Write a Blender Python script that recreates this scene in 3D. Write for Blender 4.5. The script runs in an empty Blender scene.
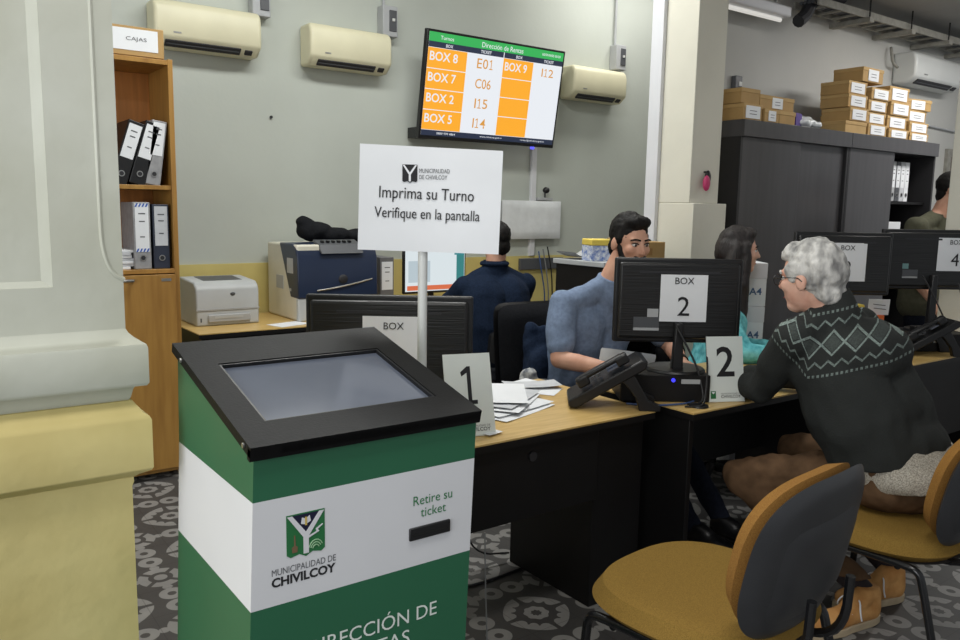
import bpy, bmesh, math, random
from mathutils import Vector, Matrix, noise
random.seed(7)
C = bpy.context.scene.collection
SC = bpy.context.scene
PI = math.pi
V = Vector

# ------------------------------------------------------------------ camera
CAM_YAW, CAM_PITCH, CAM_ROLL = math.radians(36.15), math.radians(7.93), math.radians(1.02)
cam_d = bpy.data.cameras.new('camera'); cam = bpy.data.objects.new('camera', cam_d); C.objects.link(cam)
cam_d.sensor_width = 36.0; cam_d.lens = 36.0 * 804.0 / 960.0; cam_d.clip_start = 0.05
f = V((math.sin(CAM_YAW)*math.cos(CAM_PITCH), math.cos(CAM_YAW)*math.cos(CAM_PITCH), -math.sin(CAM_PITCH)))
r = V((math.cos(CAM_YAW), -math.sin(CAM_YAW), 0)); u = r.cross(f)
r2 = math.cos(CAM_ROLL)*r + math.sin(CAM_ROLL)*u; u2 = -math.sin(CAM_ROLL)*r + math.cos(CAM_ROLL)*u
m = Matrix.Identity(4)
for i in range(3):
    m[i][0] = r2[i]; m[i][1] = u2[i]; m[i][2] = -f[i]
m[2][3] = 1.5
cam.matrix_world = m
SC.camera = cam

# ------------------------------------------------------------------ light and exposure
SC.view_settings.view_transform = 'Standard'; SC.view_settings.look = 'None'
SC.view_settings.gamma = 1.0; SC.view_settings.use_curve_mapping = False
SC.view_settings.exposure = 0.0
w = bpy.data.worlds.new('world'); SC.world = w; w.use_nodes = True
w.node_tree.nodes['Background'].inputs[0].default_value = (0.93, 0.97, 1.0, 1)
w.node_tree.nodes['Background'].inputs[1].default_value = 0.40

def area(name, loc, target, sx, sy, power, col=(1, 1, 1)):
    l = bpy.data.lights.new(name, 'AREA'); l.shape = 'RECTANGLE'; l.size = sx; l.size_y = sy
    l.energy = power; l.color = col
    o = bpy.data.objects.new(name, l); C.objects.link(o); o.location = loc
    o.rotation_euler = (V(target) - V(loc)).to_track_quat('-Z', 'Y').to_euler()
    return o
area('daylight_window', (-3.2, 0.2, 1.9), (3.0, 1.9, 1.1), 3.2, 2.4, 138, (0.97, 0.99, 1.0))
area('unseen_ceiling_light', (2.2, 3.6, 3.72), (2.2, 3.6, 0), 2.4, 0.5, 80, (0.99, 1.0, 0.97))
area('unseen_ceiling_light', (5.4, 4.9, 3.72), (5.4, 4.9, 0), 1.6, 0.5, 26, (1.0, 0.98, 0.94))
area('unseen_ceiling_light', (6.3, 2.1, 3.04), (6.3, 2.3, 0), 2.4, 0.4, 66, (1.0, 0.98, 0.95))  # added lamp without a fixture, brightens the right-hand wall under the lowered ceiling
area('unseen_ceiling_light', (0.6, 0.6, 3.72), (0.6, 0.6, 0), 2.0, 0.5, 40, (1.0, 0.98, 0.94))

# ------------------------------------------------------------------ materials
def lin(c):
    return tuple(((x/255)/12.92 if x/255 <= 0.04045 else (((x/255)+0.055)/1.055)**2.4) for x in c)
def nd(nt, t, **kw):
    n = nt.nodes.new(t)
    for k, v in kw.items(): setattr(n, k, v)
    return n
MATS = {}
def mat(name, col, rough=0.6, var=0.06, scale=8.0, bump=0.0, bscale=60.0, metal=0.0, stretch=None, spec=0.5, col2=None, coord='Object'):
    if name in MATS: return MATS[name]
    M = bpy.data.materials.new(name); M.use_nodes = True; nt = M.node_tree
    b = nt.nodes['Principled BSDF']
    b.inputs['Roughness'].default_value = rough; b.inputs['Metallic'].default_value = metal
    b.inputs['Specular IOR Level'].default_value = spec
    tc = nd(nt, 'ShaderNodeTexCoord'); mp = nd(nt, 'ShaderNodeMapping')
    nt.links.new(tc.outputs[coord], mp.inputs[0])
    if stretch: mp.inputs['Scale'].default_value = stretch
    n = nd(nt, 'ShaderNodeTexNoise'); n.inputs['Scale'].default_value = scale; n.inputs['Detail'].default_value = 4
    nt.links.new(mp.outputs[0], n.inputs['Vector'])
    mx = nd(nt, 'ShaderNodeMix', data_type='RGBA')
    L = lin(col); L2 = lin(col2) if col2 else tuple(x*(1-2.2*var) for x in L)
    mx.inputs[6].default_value = (*[min(1, x*(1+var)) for x in L], 1); mx.inputs[7].default_value = (*L2, 1)
    rp = nd(nt, 'ShaderNodeMapRange'); rp.inputs[1].default_value = 0.35; rp.inputs[2].default_value = 0.7
    nt.links.new(n.outputs[0], rp.inputs[0]); nt.links.new(rp.outputs[0], mx.inputs[0])
    nt.links.new(mx.outputs[2], b.inputs['Base Color'])
    if bump:
        n2 = nd(nt, 'ShaderNodeTexNoise'); n2.inputs['Scale'].default_value = bscale; n2.inputs['Detail'].default_value = 3
        nt.links.new(mp.outputs[0], n2.inputs['Vector'])
        bp = nd(nt, 'ShaderNodeBump'); bp.inputs['Strength'].default_value = bump; bp.inputs['Distance'].default_value = 0.01
        nt.links.new(n2.outputs[0], bp.inputs['Height']); nt.links.new(bp.outputs[0], b.inputs['Normal'])
    MATS[name] = M
    return M
def emis(name, col, s=1.0):
    if name in MATS: return MATS[name]
    M = bpy.data.materials.new(name); M.use_nodes = True
    b = M.node_tree.nodes['Principled BSDF']
    b.inputs['Base Color'].default_value = (0.01, 0.01, 0.01, 1); b.inputs['Roughness'].default_value = 0.4
    b.inputs['Emission Color'].default_value = (*lin(col), 1); b.inputs['Emission Strength'].default_value = s
    MATS[name] = M
    return M
class NB:
    """small helper for maths in shader nodes"""
    def __init__(s, nt): s.nt = nt
    def m(s, op, a, b=None, c=None):
        n = s.nt.nodes.new('ShaderNodeMath'); n.operation = op
        for i, x in enumerate((a, b, c)):
            if x is None: continue
            if isinstance(x, (int, float)): n.inputs[i].default_value = x
            else: s.nt.links.new(x, n.inputs[i])
        return n.outputs[0]
    def lt(s, a, b): return s.m('LESS_THAN', a, b)
    def mx(s, *a):
        o = a[0]
        for x in a[1:]: o = s.m('MAXIMUM', o, x)
        return o

def floor_material():
    M = bpy.data.materials.new('hydraulic_tile'); M.use_nodes = True; nt = M.node_tree; b = nt.nodes['Principled BSDF']
    g = NB(nt); tc = nd(nt, 'ShaderNodeTexCoord'); sp = nd(nt, 'ShaderNodeSeparateXYZ')
    nt.links.new(tc.outputs['Object'], sp.inputs[0])
    def cell(o, off): # -0.5..0.5 in a 0.43 m repeat
        t = g.m('MULTIPLY', g.m('SUBTRACT', o, off), 1/0.43)
        return g.m('SUBTRACT', g.m('FRACT', g.m('ADD', t, 0.5)), 0.5)
    x, y = cell(sp.outputs[0], 1.86), cell(sp.outputs[1], 2.155)
    ax, ay = g.m('ABSOLUTE', x), g.m('ABSOLUTE', y)
    def dist(cx, cy):
        dx = g.m('SUBTRACT', ax, cx); dy = g.m('SUBTRACT', ay, cy)
        return g.m('SQRT', g.m('ADD', g.m('MULTIPLY', dx, dx), g.m('MULTIPLY', dy, dy)))
    def ring(d, R, hw): return g.lt(g.m('ABSOLUTE', g.m('SUBTRACT', d, R)), hw)
    r0 = dist(0, 0); th = g.m('ARCTAN2', y, x)
    pet = g.m('MULTIPLY', g.m('COSINE', g.m('MULTIPLY', th, 8.0)), 0.006)
    centre = g.lt(g.m('ABSOLUTE', g.m('SUBTRACT', g.m('ADD', r0, pet), 0.078)), 0.032)
    lob = g.m('MULTIPLY', g.m('COSINE', g.m('MULTIPLY', th, 4.0)), -0.010)
    band = g.lt(g.m('ABSOLUTE', g.m('SUBTRACT', g.m('ADD', r0, lob), 0.262)), 0.036)
    gap = g.m('MINIMUM', ax, ay)
    gapm = g.m('GREATER_THAN', gap, 0.022)
    band = g.m('MULTIPLY', band, gapm)
    curl = g.mx(g.lt(dist(0.075, 0.222), 0.048), g.lt(dist(0.222, 0.075), 0.048), g.lt(dist(0.155, 0.155), 0.040))
    leaf = g.m('MULTIPLY', ring(dist(0.5, 0.5), 0.155, 0.045), g.m('GREATER_THAN', g.m('ABSOLUTE', g.m('SUBTRACT', ax, ay)), 0.03))
    bud = g.lt(dist(0.5, 0.5), 0.06)
    edge = g.mx(ring(dist(0.5, 0.12), 0.075, 0.036), ring(dist(0.12, 0.5), 0.075, 0.036))
    edge2 = g.mx(g.lt(dist(0.5, 0.27), 0.045), g.lt(dist(0.27, 0.5), 0.045))
    allm = g.mx(centre, band, curl, leaf, bud, edge, edge2)
    # tile joints every half repeat
    jx = g.lt(g.m('ABSOLUTE', g.m('SUBTRACT', g.m('ABSOLUTE', x), 0.25)), 0.004)
    jy = g.lt(g.m('ABSOLUTE', g.m('SUBTRACT', g.m('ABSOLUTE', y), 0.25)), 0.004)
    mx = nd(nt, 'ShaderNodeMix', data_type='RGBA')
    mx.inputs[6].default_value = (*lin((70, 68, 67)), 1); mx.inputs[7].default_value = (*lin((139, 137, 134)), 1)
    nt.links.new(allm, mx.inputs[0])
    n = nd(nt, 'ShaderNodeTexNoise'); n.inputs['Scale'].default_value = 6; n.inputs['Detail'].default_value = 6
    nt.links.new(tc.outputs['Object'], n.inputs['Vector'])
    mr = nd(nt, 'ShaderNodeMapRange'); mr.inputs[3].default_value = 0.72; mr.inputs[4].default_value = 1.2
    nt.links.new(n.outputs[0], mr.inputs[0])
    dk = g.m('MULTIPLY', mr.outputs[0], g.m('SUBTRACT', 1.0, g.m('MULTIPLY', g.mx(jx, jy), 0.3)))
    mu = nd(nt, 'ShaderNodeVectorMath', operation='SCALE')
    nt.links.new(mx.outputs[2], mu.inputs[0]); nt.links.new(dk, mu.inputs['Scale'])
    nt.links.new(mu.outputs[0], b.inputs['Base Color'])
    b.inputs['Roughness'].default_value = 0.55
    return M

def sweater_material():
    """charcoal knit with a nordic yoke of dotted, zigzag and diamond rows meeting in a V"""
    M = bpy.data.materials.new('patterned_knit'); M.use_nodes = True; nt = M.node_tree; b = nt.nodes['Principled BSDF']
    g = NB(nt); tc = nd(nt, 'ShaderNodeTexCoord')
    dp = nd(nt, 'ShaderNodeVectorMath', operation='DOT_PRODUCT'); dp.inputs[1].default_value = (0.48, -0.877, 0)
    nt.links.new(tc.outputs['Object'], dp.inputs[0]); uu = dp.outputs['Value']
    sp = nd(nt, 'ShaderNodeSeparateXYZ'); nt.links.new(tc.outputs['Object'], sp.inputs[0]); z = sp.outputs[2]
    U0, Z0 = SWEATER_V
    du = g.m('SUBTRACT', uu, U0)
    rt = g.m('MULTIPLY', g.m('MAXIMUM', du, 0.0), 0.30); lf = g.m('MULTIPLY', g.m('MINIMUM', du, 0.0), -1.05)
    v = g.m('SUBTRACT', g.m('SUBTRACT', z, Z0), g.m('ADD', rt, lf))
    # arc length along the row
    s = g.m('ADD', g.m('MULTIPLY', g.m('MAXIMUM', du, 0.0), 1.04), g.m('MULTIPLY', g.m('MINIMUM', du, 0.0), 1.45))
    vv = g.m('MULTIPLY', v, 0.85)
    def tri(p): return g.m('MULTIPLY', g.m('ABSOLUTE', g.m('SUBTRACT', g.m('FRACT', g.m('DIVIDE', s, p)), 0.5)), 2.0)
    av = g.m('ABSOLUTE', vv)
    dia = g.lt(g.m('ABSOLUTE', g.m('SUBTRACT', av, g.m('MULTIPLY', tri(0.078), 0.034))), 0.0042)
    zz = g.lt(g.m('ABSOLUTE', g.m('SUBTRACT', g.m('SUBTRACT', av, 0.050), g.m('MULTIPLY', tri(0.045), 0.018))), 0.0038)
    dot = g.m('MULTIPLY', g.lt(g.m('ABSOLUTE', g.m('SUBTRACT', av, 0.092)), 0.0042), g.lt(g.m('FRACT', g.m('DIVIDE', s, 0.016)), 0.55))
    infill = g.m('MULTIPLY', g.lt(av, g.m('SUBTRACT', g.m('MULTIPLY', tri(0.078), 0.034), 0.008)), 0.35)
    allm = g.mx(dia, g.m('MULTIPLY', zz, 0.8), g.m('MULTIPLY', dot, 0.75), g.m('MULTIPLY', infill, 0.5))
    n = nd(nt, 'ShaderNodeTexNoise'); n.inputs['Scale'].default_value = 180; nt.links.new(tc.outputs['Object'], n.inputs['Vector'])
    nm = nd(nt, 'ShaderNodeMapRange'); nm.inputs[1].default_value = 0.3; nm.inputs[2].default_value = 0.6; nm.inputs[3].default_value = 0.35; nm.inputs[4].default_value = 1.0
    nt.links.new(n.outputs[0], nm.inputs[0])
    allm = g.m('MULTIPLY', allm, nm.outputs[0])
    mx = nd(nt, 'ShaderNodeMix', data_type='RGBA')
    mx.inputs[6].default_value = (*lin((46, 48, 47)), 1); mx.inputs[7].default_value = (*lin((132, 145, 140)), 1)
    nt.links.new(allm, mx.inputs[0]); nt.links.new(mx.outputs[2], b.inputs['Base Color'])
    bp = nd(nt, 'ShaderNodeBump'); bp.inputs['Strength'].default_value = 0.35; bp.inputs['Distance'].default_value = 0.006
    nt.links.new(n.outputs[0], bp.inputs['Height']); nt.links.new(bp.outputs[0], b.inputs['Normal'])
    b.inputs['Roughness'].default_value = 0.95; b.inputs['Specular IOR Level'].default_value = 0.15
    return M

def ribbed_plastic():
    M = bpy.data.materials.new('ribbed_black_plastic'); M.use_nodes = True; nt = M.node_tree; b = nt.nodes['Principled BSDF']
    tc = nd(nt, 'ShaderNodeTexCoord'); mp = nd(nt, 'ShaderNodeMapping'); mp.inputs['Scale'].default_value = (2, 2, 90)
    nt.links.new(tc.outputs['Object'], mp.inputs[0])
    n = nd(nt, 'ShaderNodeTexNoise'); n.inputs['Scale'].default_value = 2.2; n.inputs['Detail'].default_value = 2
    nt.links.new(mp.outputs[0], n.inputs['Vector'])
    bp = nd(nt, 'ShaderNodeBump'); bp.inputs['Strength'].default_value = 0.5; bp.inputs['Distance'].default_value = 0.004
    nt.links.new(n.outputs[0], bp.inputs['Height']); nt.links.new(bp.outputs[0], b.inputs['Normal'])
    b.inputs['Base Color'].default_value = (*lin((24, 24, 25)), 1); b.inputs['Roughness'].default_value = 0.38
    return M

m_wall = mat('wall_paint', (187, 192, 184), 0.85, 0.03, 1.5, 0.08, 30)
m_wall2 = mat('partition_paint', (184, 184, 180), 0.85, 0.03, 1.5, 0.08, 30)
m_yellow = mat('yellow_paint', (209, 195, 136), 0.7, 0.05, 3, 0.3, 14, col2=(194, 177, 115))
m_wains = mat('wainscot_paint', (204, 188, 118), 0.7, 0.04, 3)
m_colw = mat('pillar_paint', (196, 198, 187), 0.7, 0.04, 2.5, 0.25, 12, col2=(176, 177, 160))
m_cream = mat('cream_paint', (212, 209, 195), 0.75, 0.03, 2, 0.1, 25)
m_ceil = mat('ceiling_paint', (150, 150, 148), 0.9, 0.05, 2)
m_ceilw = mat('high_ceiling_paint', (200, 200, 195), 0.9, 0.03, 2)
m_wood = mat('birch_laminate', (168, 126, 62), 0.45, 0.06, 3, stretch=(9, 9, 0.8), col2=(150, 108, 50))
m_wood_in = mat('wood_interior', (172, 112, 54), 0.5, 0.1, 3, stretch=(9, 9, 0.8))
m_desk = mat('desk_laminate', (208, 176, 114), 0.33, 0.05, 4, stretch=(1.5, 14, 1), col2=(194, 160, 94))
m_black = mat('black_laminate', (18, 17, 18), 0.5, 0.06, 8, spec=0.3)
m_blackp = mat('black_plastic', (20, 20, 22), 0.4, 0.06, 10, 0.05, 200)
m_shell = mat('chair_shell_plastic', (50, 51, 54), 0.42, 0.06, 10, 0.08, 300)
m_rib = ribbed_plastic()
m_lid = mat('kiosk_lid_metal', (20, 20, 21), 0.5, 0.08, 40, 0.05, 200, spec=0.12)
m_green = mat('kiosk_green', (40, 99, 70), 0.38, 0.03, 3)
m_white = mat('kiosk_white', (216, 217, 221), 0.4, 0.02, 3)
m_paper = mat('paper', (228, 230, 233), 0.85, 0.02, 5, 0.05, 20)
m_paper2 = mat('grey_paper', (196, 198, 202), 0.85, 0.05, 12)
m_ink = mat('ink', (26, 26, 30), 0.7, 0.02)
m_inkg = mat('grey_ink', (90, 92, 96), 0.7, 0.02)
m_ac = mat('aged_ivory_plastic', (217, 212, 182), 0.45, 0.04, 3)
m_acw = mat('white_plastic', (206, 208, 206), 0.4, 0.03, 3)
m_grey = mat('grey_plastic', (172, 174, 176), 0.45, 0.03, 5)
m_lgrey = mat('printer_grey', (184, 187, 188), 0.45, 0.03, 5)
m_dgrey = mat('dark_grey_plastic', (78, 80, 84), 0.45, 0.04, 8)
m_dark = mat('dark_slot', (40, 40, 44), 0.6, 0.05)
m_navyp = mat('navy_printer_plastic', (34, 45, 68), 0.3, 0.04, 5)
m_card = mat('cardboard', (174, 141, 90), 0.8, 0.06, 6, 0.08, 40)
m_card2 = mat('pale_cardboard', (184, 152, 100), 0.8, 0.06, 6, 0.08, 40)
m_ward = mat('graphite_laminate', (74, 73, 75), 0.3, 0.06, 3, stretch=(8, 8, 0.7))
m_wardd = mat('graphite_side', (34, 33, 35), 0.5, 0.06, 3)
m_metal = mat('brushed_metal', (170, 170, 168), 0.3, 0.03, 20, metal=0.9)
m_steel = mat('black_steel', (22, 22, 24), 0.22, 0.04, 20)
m_must = mat('mustard_fabric', (138, 110, 54), 0.95, 0.1, 420, 0.3, 700, spec=0.1, col2=(114, 88, 42))
m_musto = mat('ochre_fabric', (148, 110, 56), 0.95, 0.12, 420, 0.35, 700, spec=0.1, col2=(126, 84, 42))
m_fab = mat('black_fabric', (32, 33, 36), 0.95, 0.1, 90, 0.2, 200, spec=0.1)
m_skin = mat('skin', (212, 166, 142), 0.55, 0.05, 12, spec=0.3, col2=(198, 146, 122))
m_skin2 = mat('pale_skin', (218, 176, 156), 0.55, 0.06, 14, spec=0.3, col2=(204, 150, 130))
m_hair = mat('black_hair', (22, 19, 18), 0.65, 0.3, 40, 0.35, 90, stretch=(1, 1, 0.3), spec=0.25)
m_hairl = mat('long_dark_hair', (34, 27, 26), 0.5, 0.3, 30, 0.5, 60, stretch=(3, 3, 0.15))
m_hairg = mat('grey_hair', (190, 188, 184), 0.65, 0.2, 26, 0.6, 70, stretch=(1, 1, 0.45), col2=(118, 117, 116), spec=0.25)
m_tee = mat('heather_blue_cotton', (124, 140, 166), 0.9, 0.08, 60, 0.15, 40, spec=0.1)
m_navy = mat('navy_knit', (30, 41, 60), 0.95, 0.12, 90, 0.3, 160, spec=0.1)
m_brown = mat('brown_corduroy', (94, 72, 53), 0.9, 0.16, 14, 0.2, 30, spec=0.1)
m_jean = mat('dark_jeans', (36, 40, 52), 0.9, 0.1, 60, spec=0.1)
m_shoe = mat('tan_suede', (196, 148, 92), 0.85, 0.08, 18, 0.1, 60, spec=0.2, col2=(170, 118, 66))
m_sole = mat('shoe_sole', (176, 158, 130), 0.8, 0.06, 20)
m_knit = mat('oatmeal_knit', (176, 170, 158), 0.95, 0.25, 220, 0.4, 260, spec=0.1)
m_turq = mat('turquoise_print', (120, 200, 205), 0.85, 0.1, 26, col2=(60, 150, 160))
m_olive = mat('olive_cotton', (98, 98, 82), 0.9, 0.06, 40, spec=0.1)
m_eye = mat('eye_white', (225, 220, 214), 0.3, 0.02)
m_orange = mat('orange_card', (214, 104, 46), 0.6, 0.05)
m_yel = mat('yellow_card', (232, 206, 92), 0.6, 0.05)
m_purple = mat('purple_card', (84, 58, 140), 0.6, 0.05)
m_pink = mat('pink_plastic', (196, 60, 110), 0.5, 0.05)
m_blue = mat('blue_plastic', (58, 96, 180), 0.5, 0.05)
m_cable = mat('black_cable', (20, 20, 22), 0.5, 0.03)
m_cableg = mat('grey_cable', (120, 122, 124), 0.5, 0.03)
m_cableb = mat('blue_cable', (60, 84, 130), 0.5, 0.03)
m_bluep = mat('blue_flower_print', (226, 230, 236), 0.6, 0.02, 60, col2=(70, 110, 190))
m_acry = mat('acrylic_sign', (222, 228, 224), 0.25, 0.02, 3)
m_foil = mat('plastic_sheet', (226, 229, 231), 0.25, 0.04, 9, 0.3, 14)
m_tray = mat('cable_tray_grey', (142, 140, 132), 0.7, 0.1, 20)
m_glass = mat('screen_glass', (96, 102, 116), 0.12, 0.05, 3)

# ------------------------------------------------------------------ mesh helpers
class B:
    def __init__(s): s.bm = bmesh.new(); s.mi = 0
    def _set(s, fs):
        for q in fs: q.material_index = s.mi
    def box(s, c, d, rot=None, M=None):
        g = bmesh.ops.create_cube(s.bm, size=1.0)
        T = Matrix.Translation(V(c))
        if rot: T = T @ (Matrix.Rotation(rot[2], 4, 'Z') @ Matrix.Rotation(rot[1], 4, 'Y') @ Matrix.Rotation(rot[0], 4, 'X'))
        T = T @ Matrix.Diagonal((*d, 1))
        if M: T = M @ T
        bmesh.ops.transform(s.bm, matrix=T, verts=g['verts'])
        s._set({q for v in g['verts'] for q in v.link_faces})
        return s
    def bx(s, a, b): # two corners
        a, b = V(a), V(b)
        return s.box((a+b)/2, [abs(x) for x in (b-a)])
    def cyl(s, p, q, r1, r2=None, n=16, cap=True):
        p, q = V(p), V(q); r2 = r1 if r2 is None else r2; d = q-p
        g = bmesh.ops.create_cone(s.bm, cap_ends=cap, segments=n, radius1=r1, radius2=r2, depth=d.length)
        T = Matrix.Translation((p+q)/2) @ d.to_track_quat('Z', 'Y').to_matrix().to_4x4()
        bmesh.ops.transform(s.bm, matrix=T, verts=g['verts'])
        s._set({k for v in g['verts'] for k in v.link_faces})
        return s
    def ell(s, c, rad, R=None, n=16):
        g = bmesh.ops.create_uvsphere(s.bm, u_segments=n, v_segments=max(8, n*3//4), radius=1.0)
        T = Matrix.Translation(V(c)) @ (R.to_4x4() if R else Matrix.Identity(4)) @ Matrix.Diagonal((*rad, 1))
        bmesh.ops.transform(s.bm, matrix=T, verts=g['verts'])
        s._set({k for v in g['verts'] for k in v.link_faces})
        return s
    def cap(s, p, r1, q, r2, n=14): # tapered capsule
        s.cyl(p, q, r1, r2, n); s.ell(p, (r1,)*3, None, n); s.ell(q, (r2,)*3, None, n)
        return s
    def prism(s, poly, a, b, axis='x'):
        """poly: 2D outline; axis x: (y,z) swept from x=a to b; axis y: (x,z); axis z: (x,y)"""
        def pt(p, t):
            return {'x': (t, p[0], p[1]), 'y': (p[0], t, p[1]), 'z': (p[0], p[1], t)}[axis]
        v0 = [s.bm.verts.new(pt(p, a)) for p in poly]; v1 = [s.bm.verts.new(pt(p, b)) for p in poly]
        n = len(poly); fs = [s.bm.faces.new(v0), s.bm.faces.new(v1[::-1])]
        for i in range(n): fs.append(s.bm.faces.new((v0[i], v1[i], v1[(i+1) % n], v0[(i+1) % n])))
        s._set(fs); bmesh.ops.recalc_face_normals(s.bm, faces=fs)
        return s
    def tube(s, pts, r, n=10, smooth=0):
        pts = [V(p) for p in pts]
        for _ in range(smooth):
            q = [pts[0]]
            for a, b in zip(pts, pts[1:]): q += [a*0.75+b*0.25, a*0.25+b*0.75]
            pts = q + [pts[-1]]
        rings = []; up = None
        for i, p in enumerate(pts):
            d = (pts[min(i+1, len(pts)-1)] - pts[max(i-1, 0)]).normalized()
            if up is None: up = V((0, 0, 1)) if abs(d.z) < 0.9 else V((1, 0, 0))
            x = d.cross(up).normalized(); up = x.cross(d).normalized()
            rings.append([s.bm.verts.new(p + r*(math.cos(2*PI*k/n)*x + math.sin(2*PI*k/n)*up)) for k in range(n)])
        fs = []
        for a, b in zip(rings, rings[1:]):
            for k in range(n): fs.append(s.bm.faces.new((a[k], a[(k+1) % n], b[(k+1) % n], b[k])))
        fs += [s.bm.faces.new(rings[0][::-1]), s.bm.faces.new(rings[-1])]
        s._set(fs); bmesh.ops.recalc_face_normals(s.bm, faces=fs)
        return s
    def rings(s, x0, x1, y0, y1, prof):
        """rectangular mouldings: prof = (offset, z) from the bottom up"""
        rs = []
        for o, z in prof:
            rs.append([s.bm.verts.new(p) for p in ((x0-o, y0-o, z), (x1+o, y0-o, z), (x1+o, y1+o, z), (x0-o, y1+o, z))])
        fs = [s.bm.faces.new(rs[0][::-1]), s.bm.faces.new(rs[-1])]
        for a, b in zip(rs, rs[1:]):
            for k in range(4): fs.append(s.bm.faces.new((a[k], a[(k+1) % 4], b[(k+1) % 4], b[k])))
        s._set(fs)
        return s
    def pad(s, w, h, t, k=0.3, curve=0.0, n=12, M=None, bulge=0.5, es=2.5):
        """rounded, slightly curved cushion in the xz plane, thickness along y (front = +y)"""
        fr, bk = [], []
        for j in range(n+1):
            for i in range(n+1):
                a = -1+2*i/n; b = -1+2*j/n
                x, z = a, b
                if k > 0.04 and (a or b):   # superellipse outline
                    pw = math.log(0.5)/math.log(math.sqrt(1-k)); q_ = max(abs(a), abs(b))/(abs(a)**pw+abs(b)**pw)**(1/pw); x, z = a*q_, b*q_
                e = min(1, (1-max(abs(a), abs(b)))*es); e = math.sqrt(1-(1-e)**2)
                c = curve*(x*x)
                y1 = c + t*(0.5*e); y0 = c - t*0.5*(e*bulge)
                p1 = V((x*w/2, y1, z*h/2)); p0 = V((x*w/2, y0, z*h/2))
                if M: p1 = M @ p1; p0 = M @ p0
                fr.append(s.bm.verts.new(p1)); bk.append(s.bm.verts.new(p0) if max(abs(a), abs(b)) < 0.999 else fr[-1])
        fs = []
        for j in range(n):
            for i in range(n):
                q = (j*(n+1)+i, j*(n+1)+i+1, (j+1)*(n+1)+i+1, (j+1)*(n+1)+i)
                fs.append(s.bm.faces.new([fr[k_] for k_ in q[::-1]])); fs.append(s.bm.faces.new([bk[k_] for k_ in q]))
        s._set(fs); bmesh.ops.recalc_face_normals(s.bm, faces=fs)
        return s
    def obj(s, name, mats, parent=None, bev=0.0, ang=35, loc=None, seg=2):
        me = bpy.data.meshes.new(name); s.bm.to_mesh(me); s.bm.free()
        me.polygons.foreach_set('use_smooth', [True]*len(me.polygons)); me.set_sharp_from_angle(angle=math.radians(ang))
        for q in (mats if isinstance(mats, (list, tuple)) else [mats]): me.materials.append(q)
        o = bpy.data.objects.new(name, me); C.objects.link(o)
        if loc is not None:
            o.location = loc
            if parent is None: me.transform(Matrix.Translation(-V(loc)))
        if parent: o.parent = parent
        if bev:
            md = o.modifiers.new('bevel', 'BEVEL'); md.width = bev; md.segments = seg; md.limit_method = 'ANGLE'; md.angle_limit = math.radians(40)
            md.harden_normals = False
        return o
def thing(name, label, cat, loc=(0, 0, 0), rz=0.0, group=None):
    o = bpy.data.objects.new(name, None); C.objects.link(o); o.location = loc; o.rotation_euler = (0, 0, rz)
    o.empty_display_size = 0.05
    return tag(o, label, cat, group)
def tag(o, label, cat, group=None):
    o['label'] = label; o['category'] = cat
    if group: o['group'] = group
    return o
def struct(o): o['kind'] = 'structure'; return o
def dup(root, loc=None, rz=None, label=None):
    q = root.copy(); C.objects.link(q)
    if loc is not None: q.location = loc
    if rz is not None: q.rotation_euler = (0, 0, rz)
    if label: q['label'] = label
    for ch in list(root.children):
        c2 = ch.copy(); C.objects.link(c2); c2.parent = q
        for g in list(ch.children):
            g2 = g.copy(); C.objects.link(g2); g2.parent = c2
    return q
def text_mesh(s, wd, ht, bold=0.0, align='C', keep=True):
    cu = bpy.data.curves.new('t', 'FONT'); cu.body = s; cu.size = 1.0; cu.offset = bold; cu.extrude = 0.0; cu.resolution_u = 3
    cu.space_line = 0.9
    if align == 'C': cu.align_x = 'CENTER'
    o = bpy.data.objects.new('t', cu); C.objects.link(o)
    dg = bpy.context.evaluated_depsgraph_get(); me = bpy.data.meshes.new_from_object(o.evaluated_get(dg))
    bpy.data.objects.remove(o); bpy.data.curves.remove(cu)
    xs = [v.co.x for v in me.vertices]; ys = [v.co.y for v in me.vertices]
    x0, x1, y0, y1 = min(xs), max(xs), min(ys), max(ys)
    sx = wd/(x1-x0) if wd else ht/(y1-y0); sy = ht/(y1-y0) if ht else sx
    for v in me.vertices: v.co = V(((v.co.x-(x0+x1)/2)*sx, (v.co.y-(y0+y1)/2)*sy, 0))
    return me
def one_glyph(s, wd, ht, bold, asp=0.60):
    """digit strings whose 1 has a flag and a foot; every character in its own cell"""
    bm = bmesh.new(); x = 0.0; th = 0.085 + bold*1.5
    for ch in s:
        if ch == '1':
            pts = [(0.10, 0), (0.54, 0), (0.54, th), (0.36+th*0.3, th), (0.36+th*0.3, 1.0), (0.36-th*0.55, 1.0), (0.11, 0.85), (0.14, 0.85-th*1.05), (0.36-th*0.7, 1.0-th*1.6), (0.36-th*0.7, th), (0.10, th)]
            bm.faces.new([bm.verts.new((x+p[0], p[1], 0)) for p in pts]); x += asp+0.04
        else:
            me = text_mesh(ch, None, 1.0, bold); xs = [v.co.x for v in me.vertices]; k0 = len(bm.verts)
            w_ = max(xs)-min(xs); bm.from_mesh(me); bm.verts.ensure_lookup_table()
            for v in bm.verts[k0:]: v.co.x += x+w_/2+0.06; v.co.y += 0.5
            x += w_+0.12; bpy.data.meshes.remove(me)
    xs = [v.co.x for v in bm.verts]; x0, x1 = min(xs), max(xs); sy = ht; sx = wd/(x1-x0) if wd else ht
    for v in bm.verts: v.co = V(((v.co.x-(x0+x1)/2)*sx, (v.co.y-0.5)*sy, 0))
    bmesh.ops.recalc_face_normals(bm, faces=bm.faces[:])
    me = bpy.data.meshes.new('t'); bm.to_mesh(me); bm.free(); return me
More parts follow.
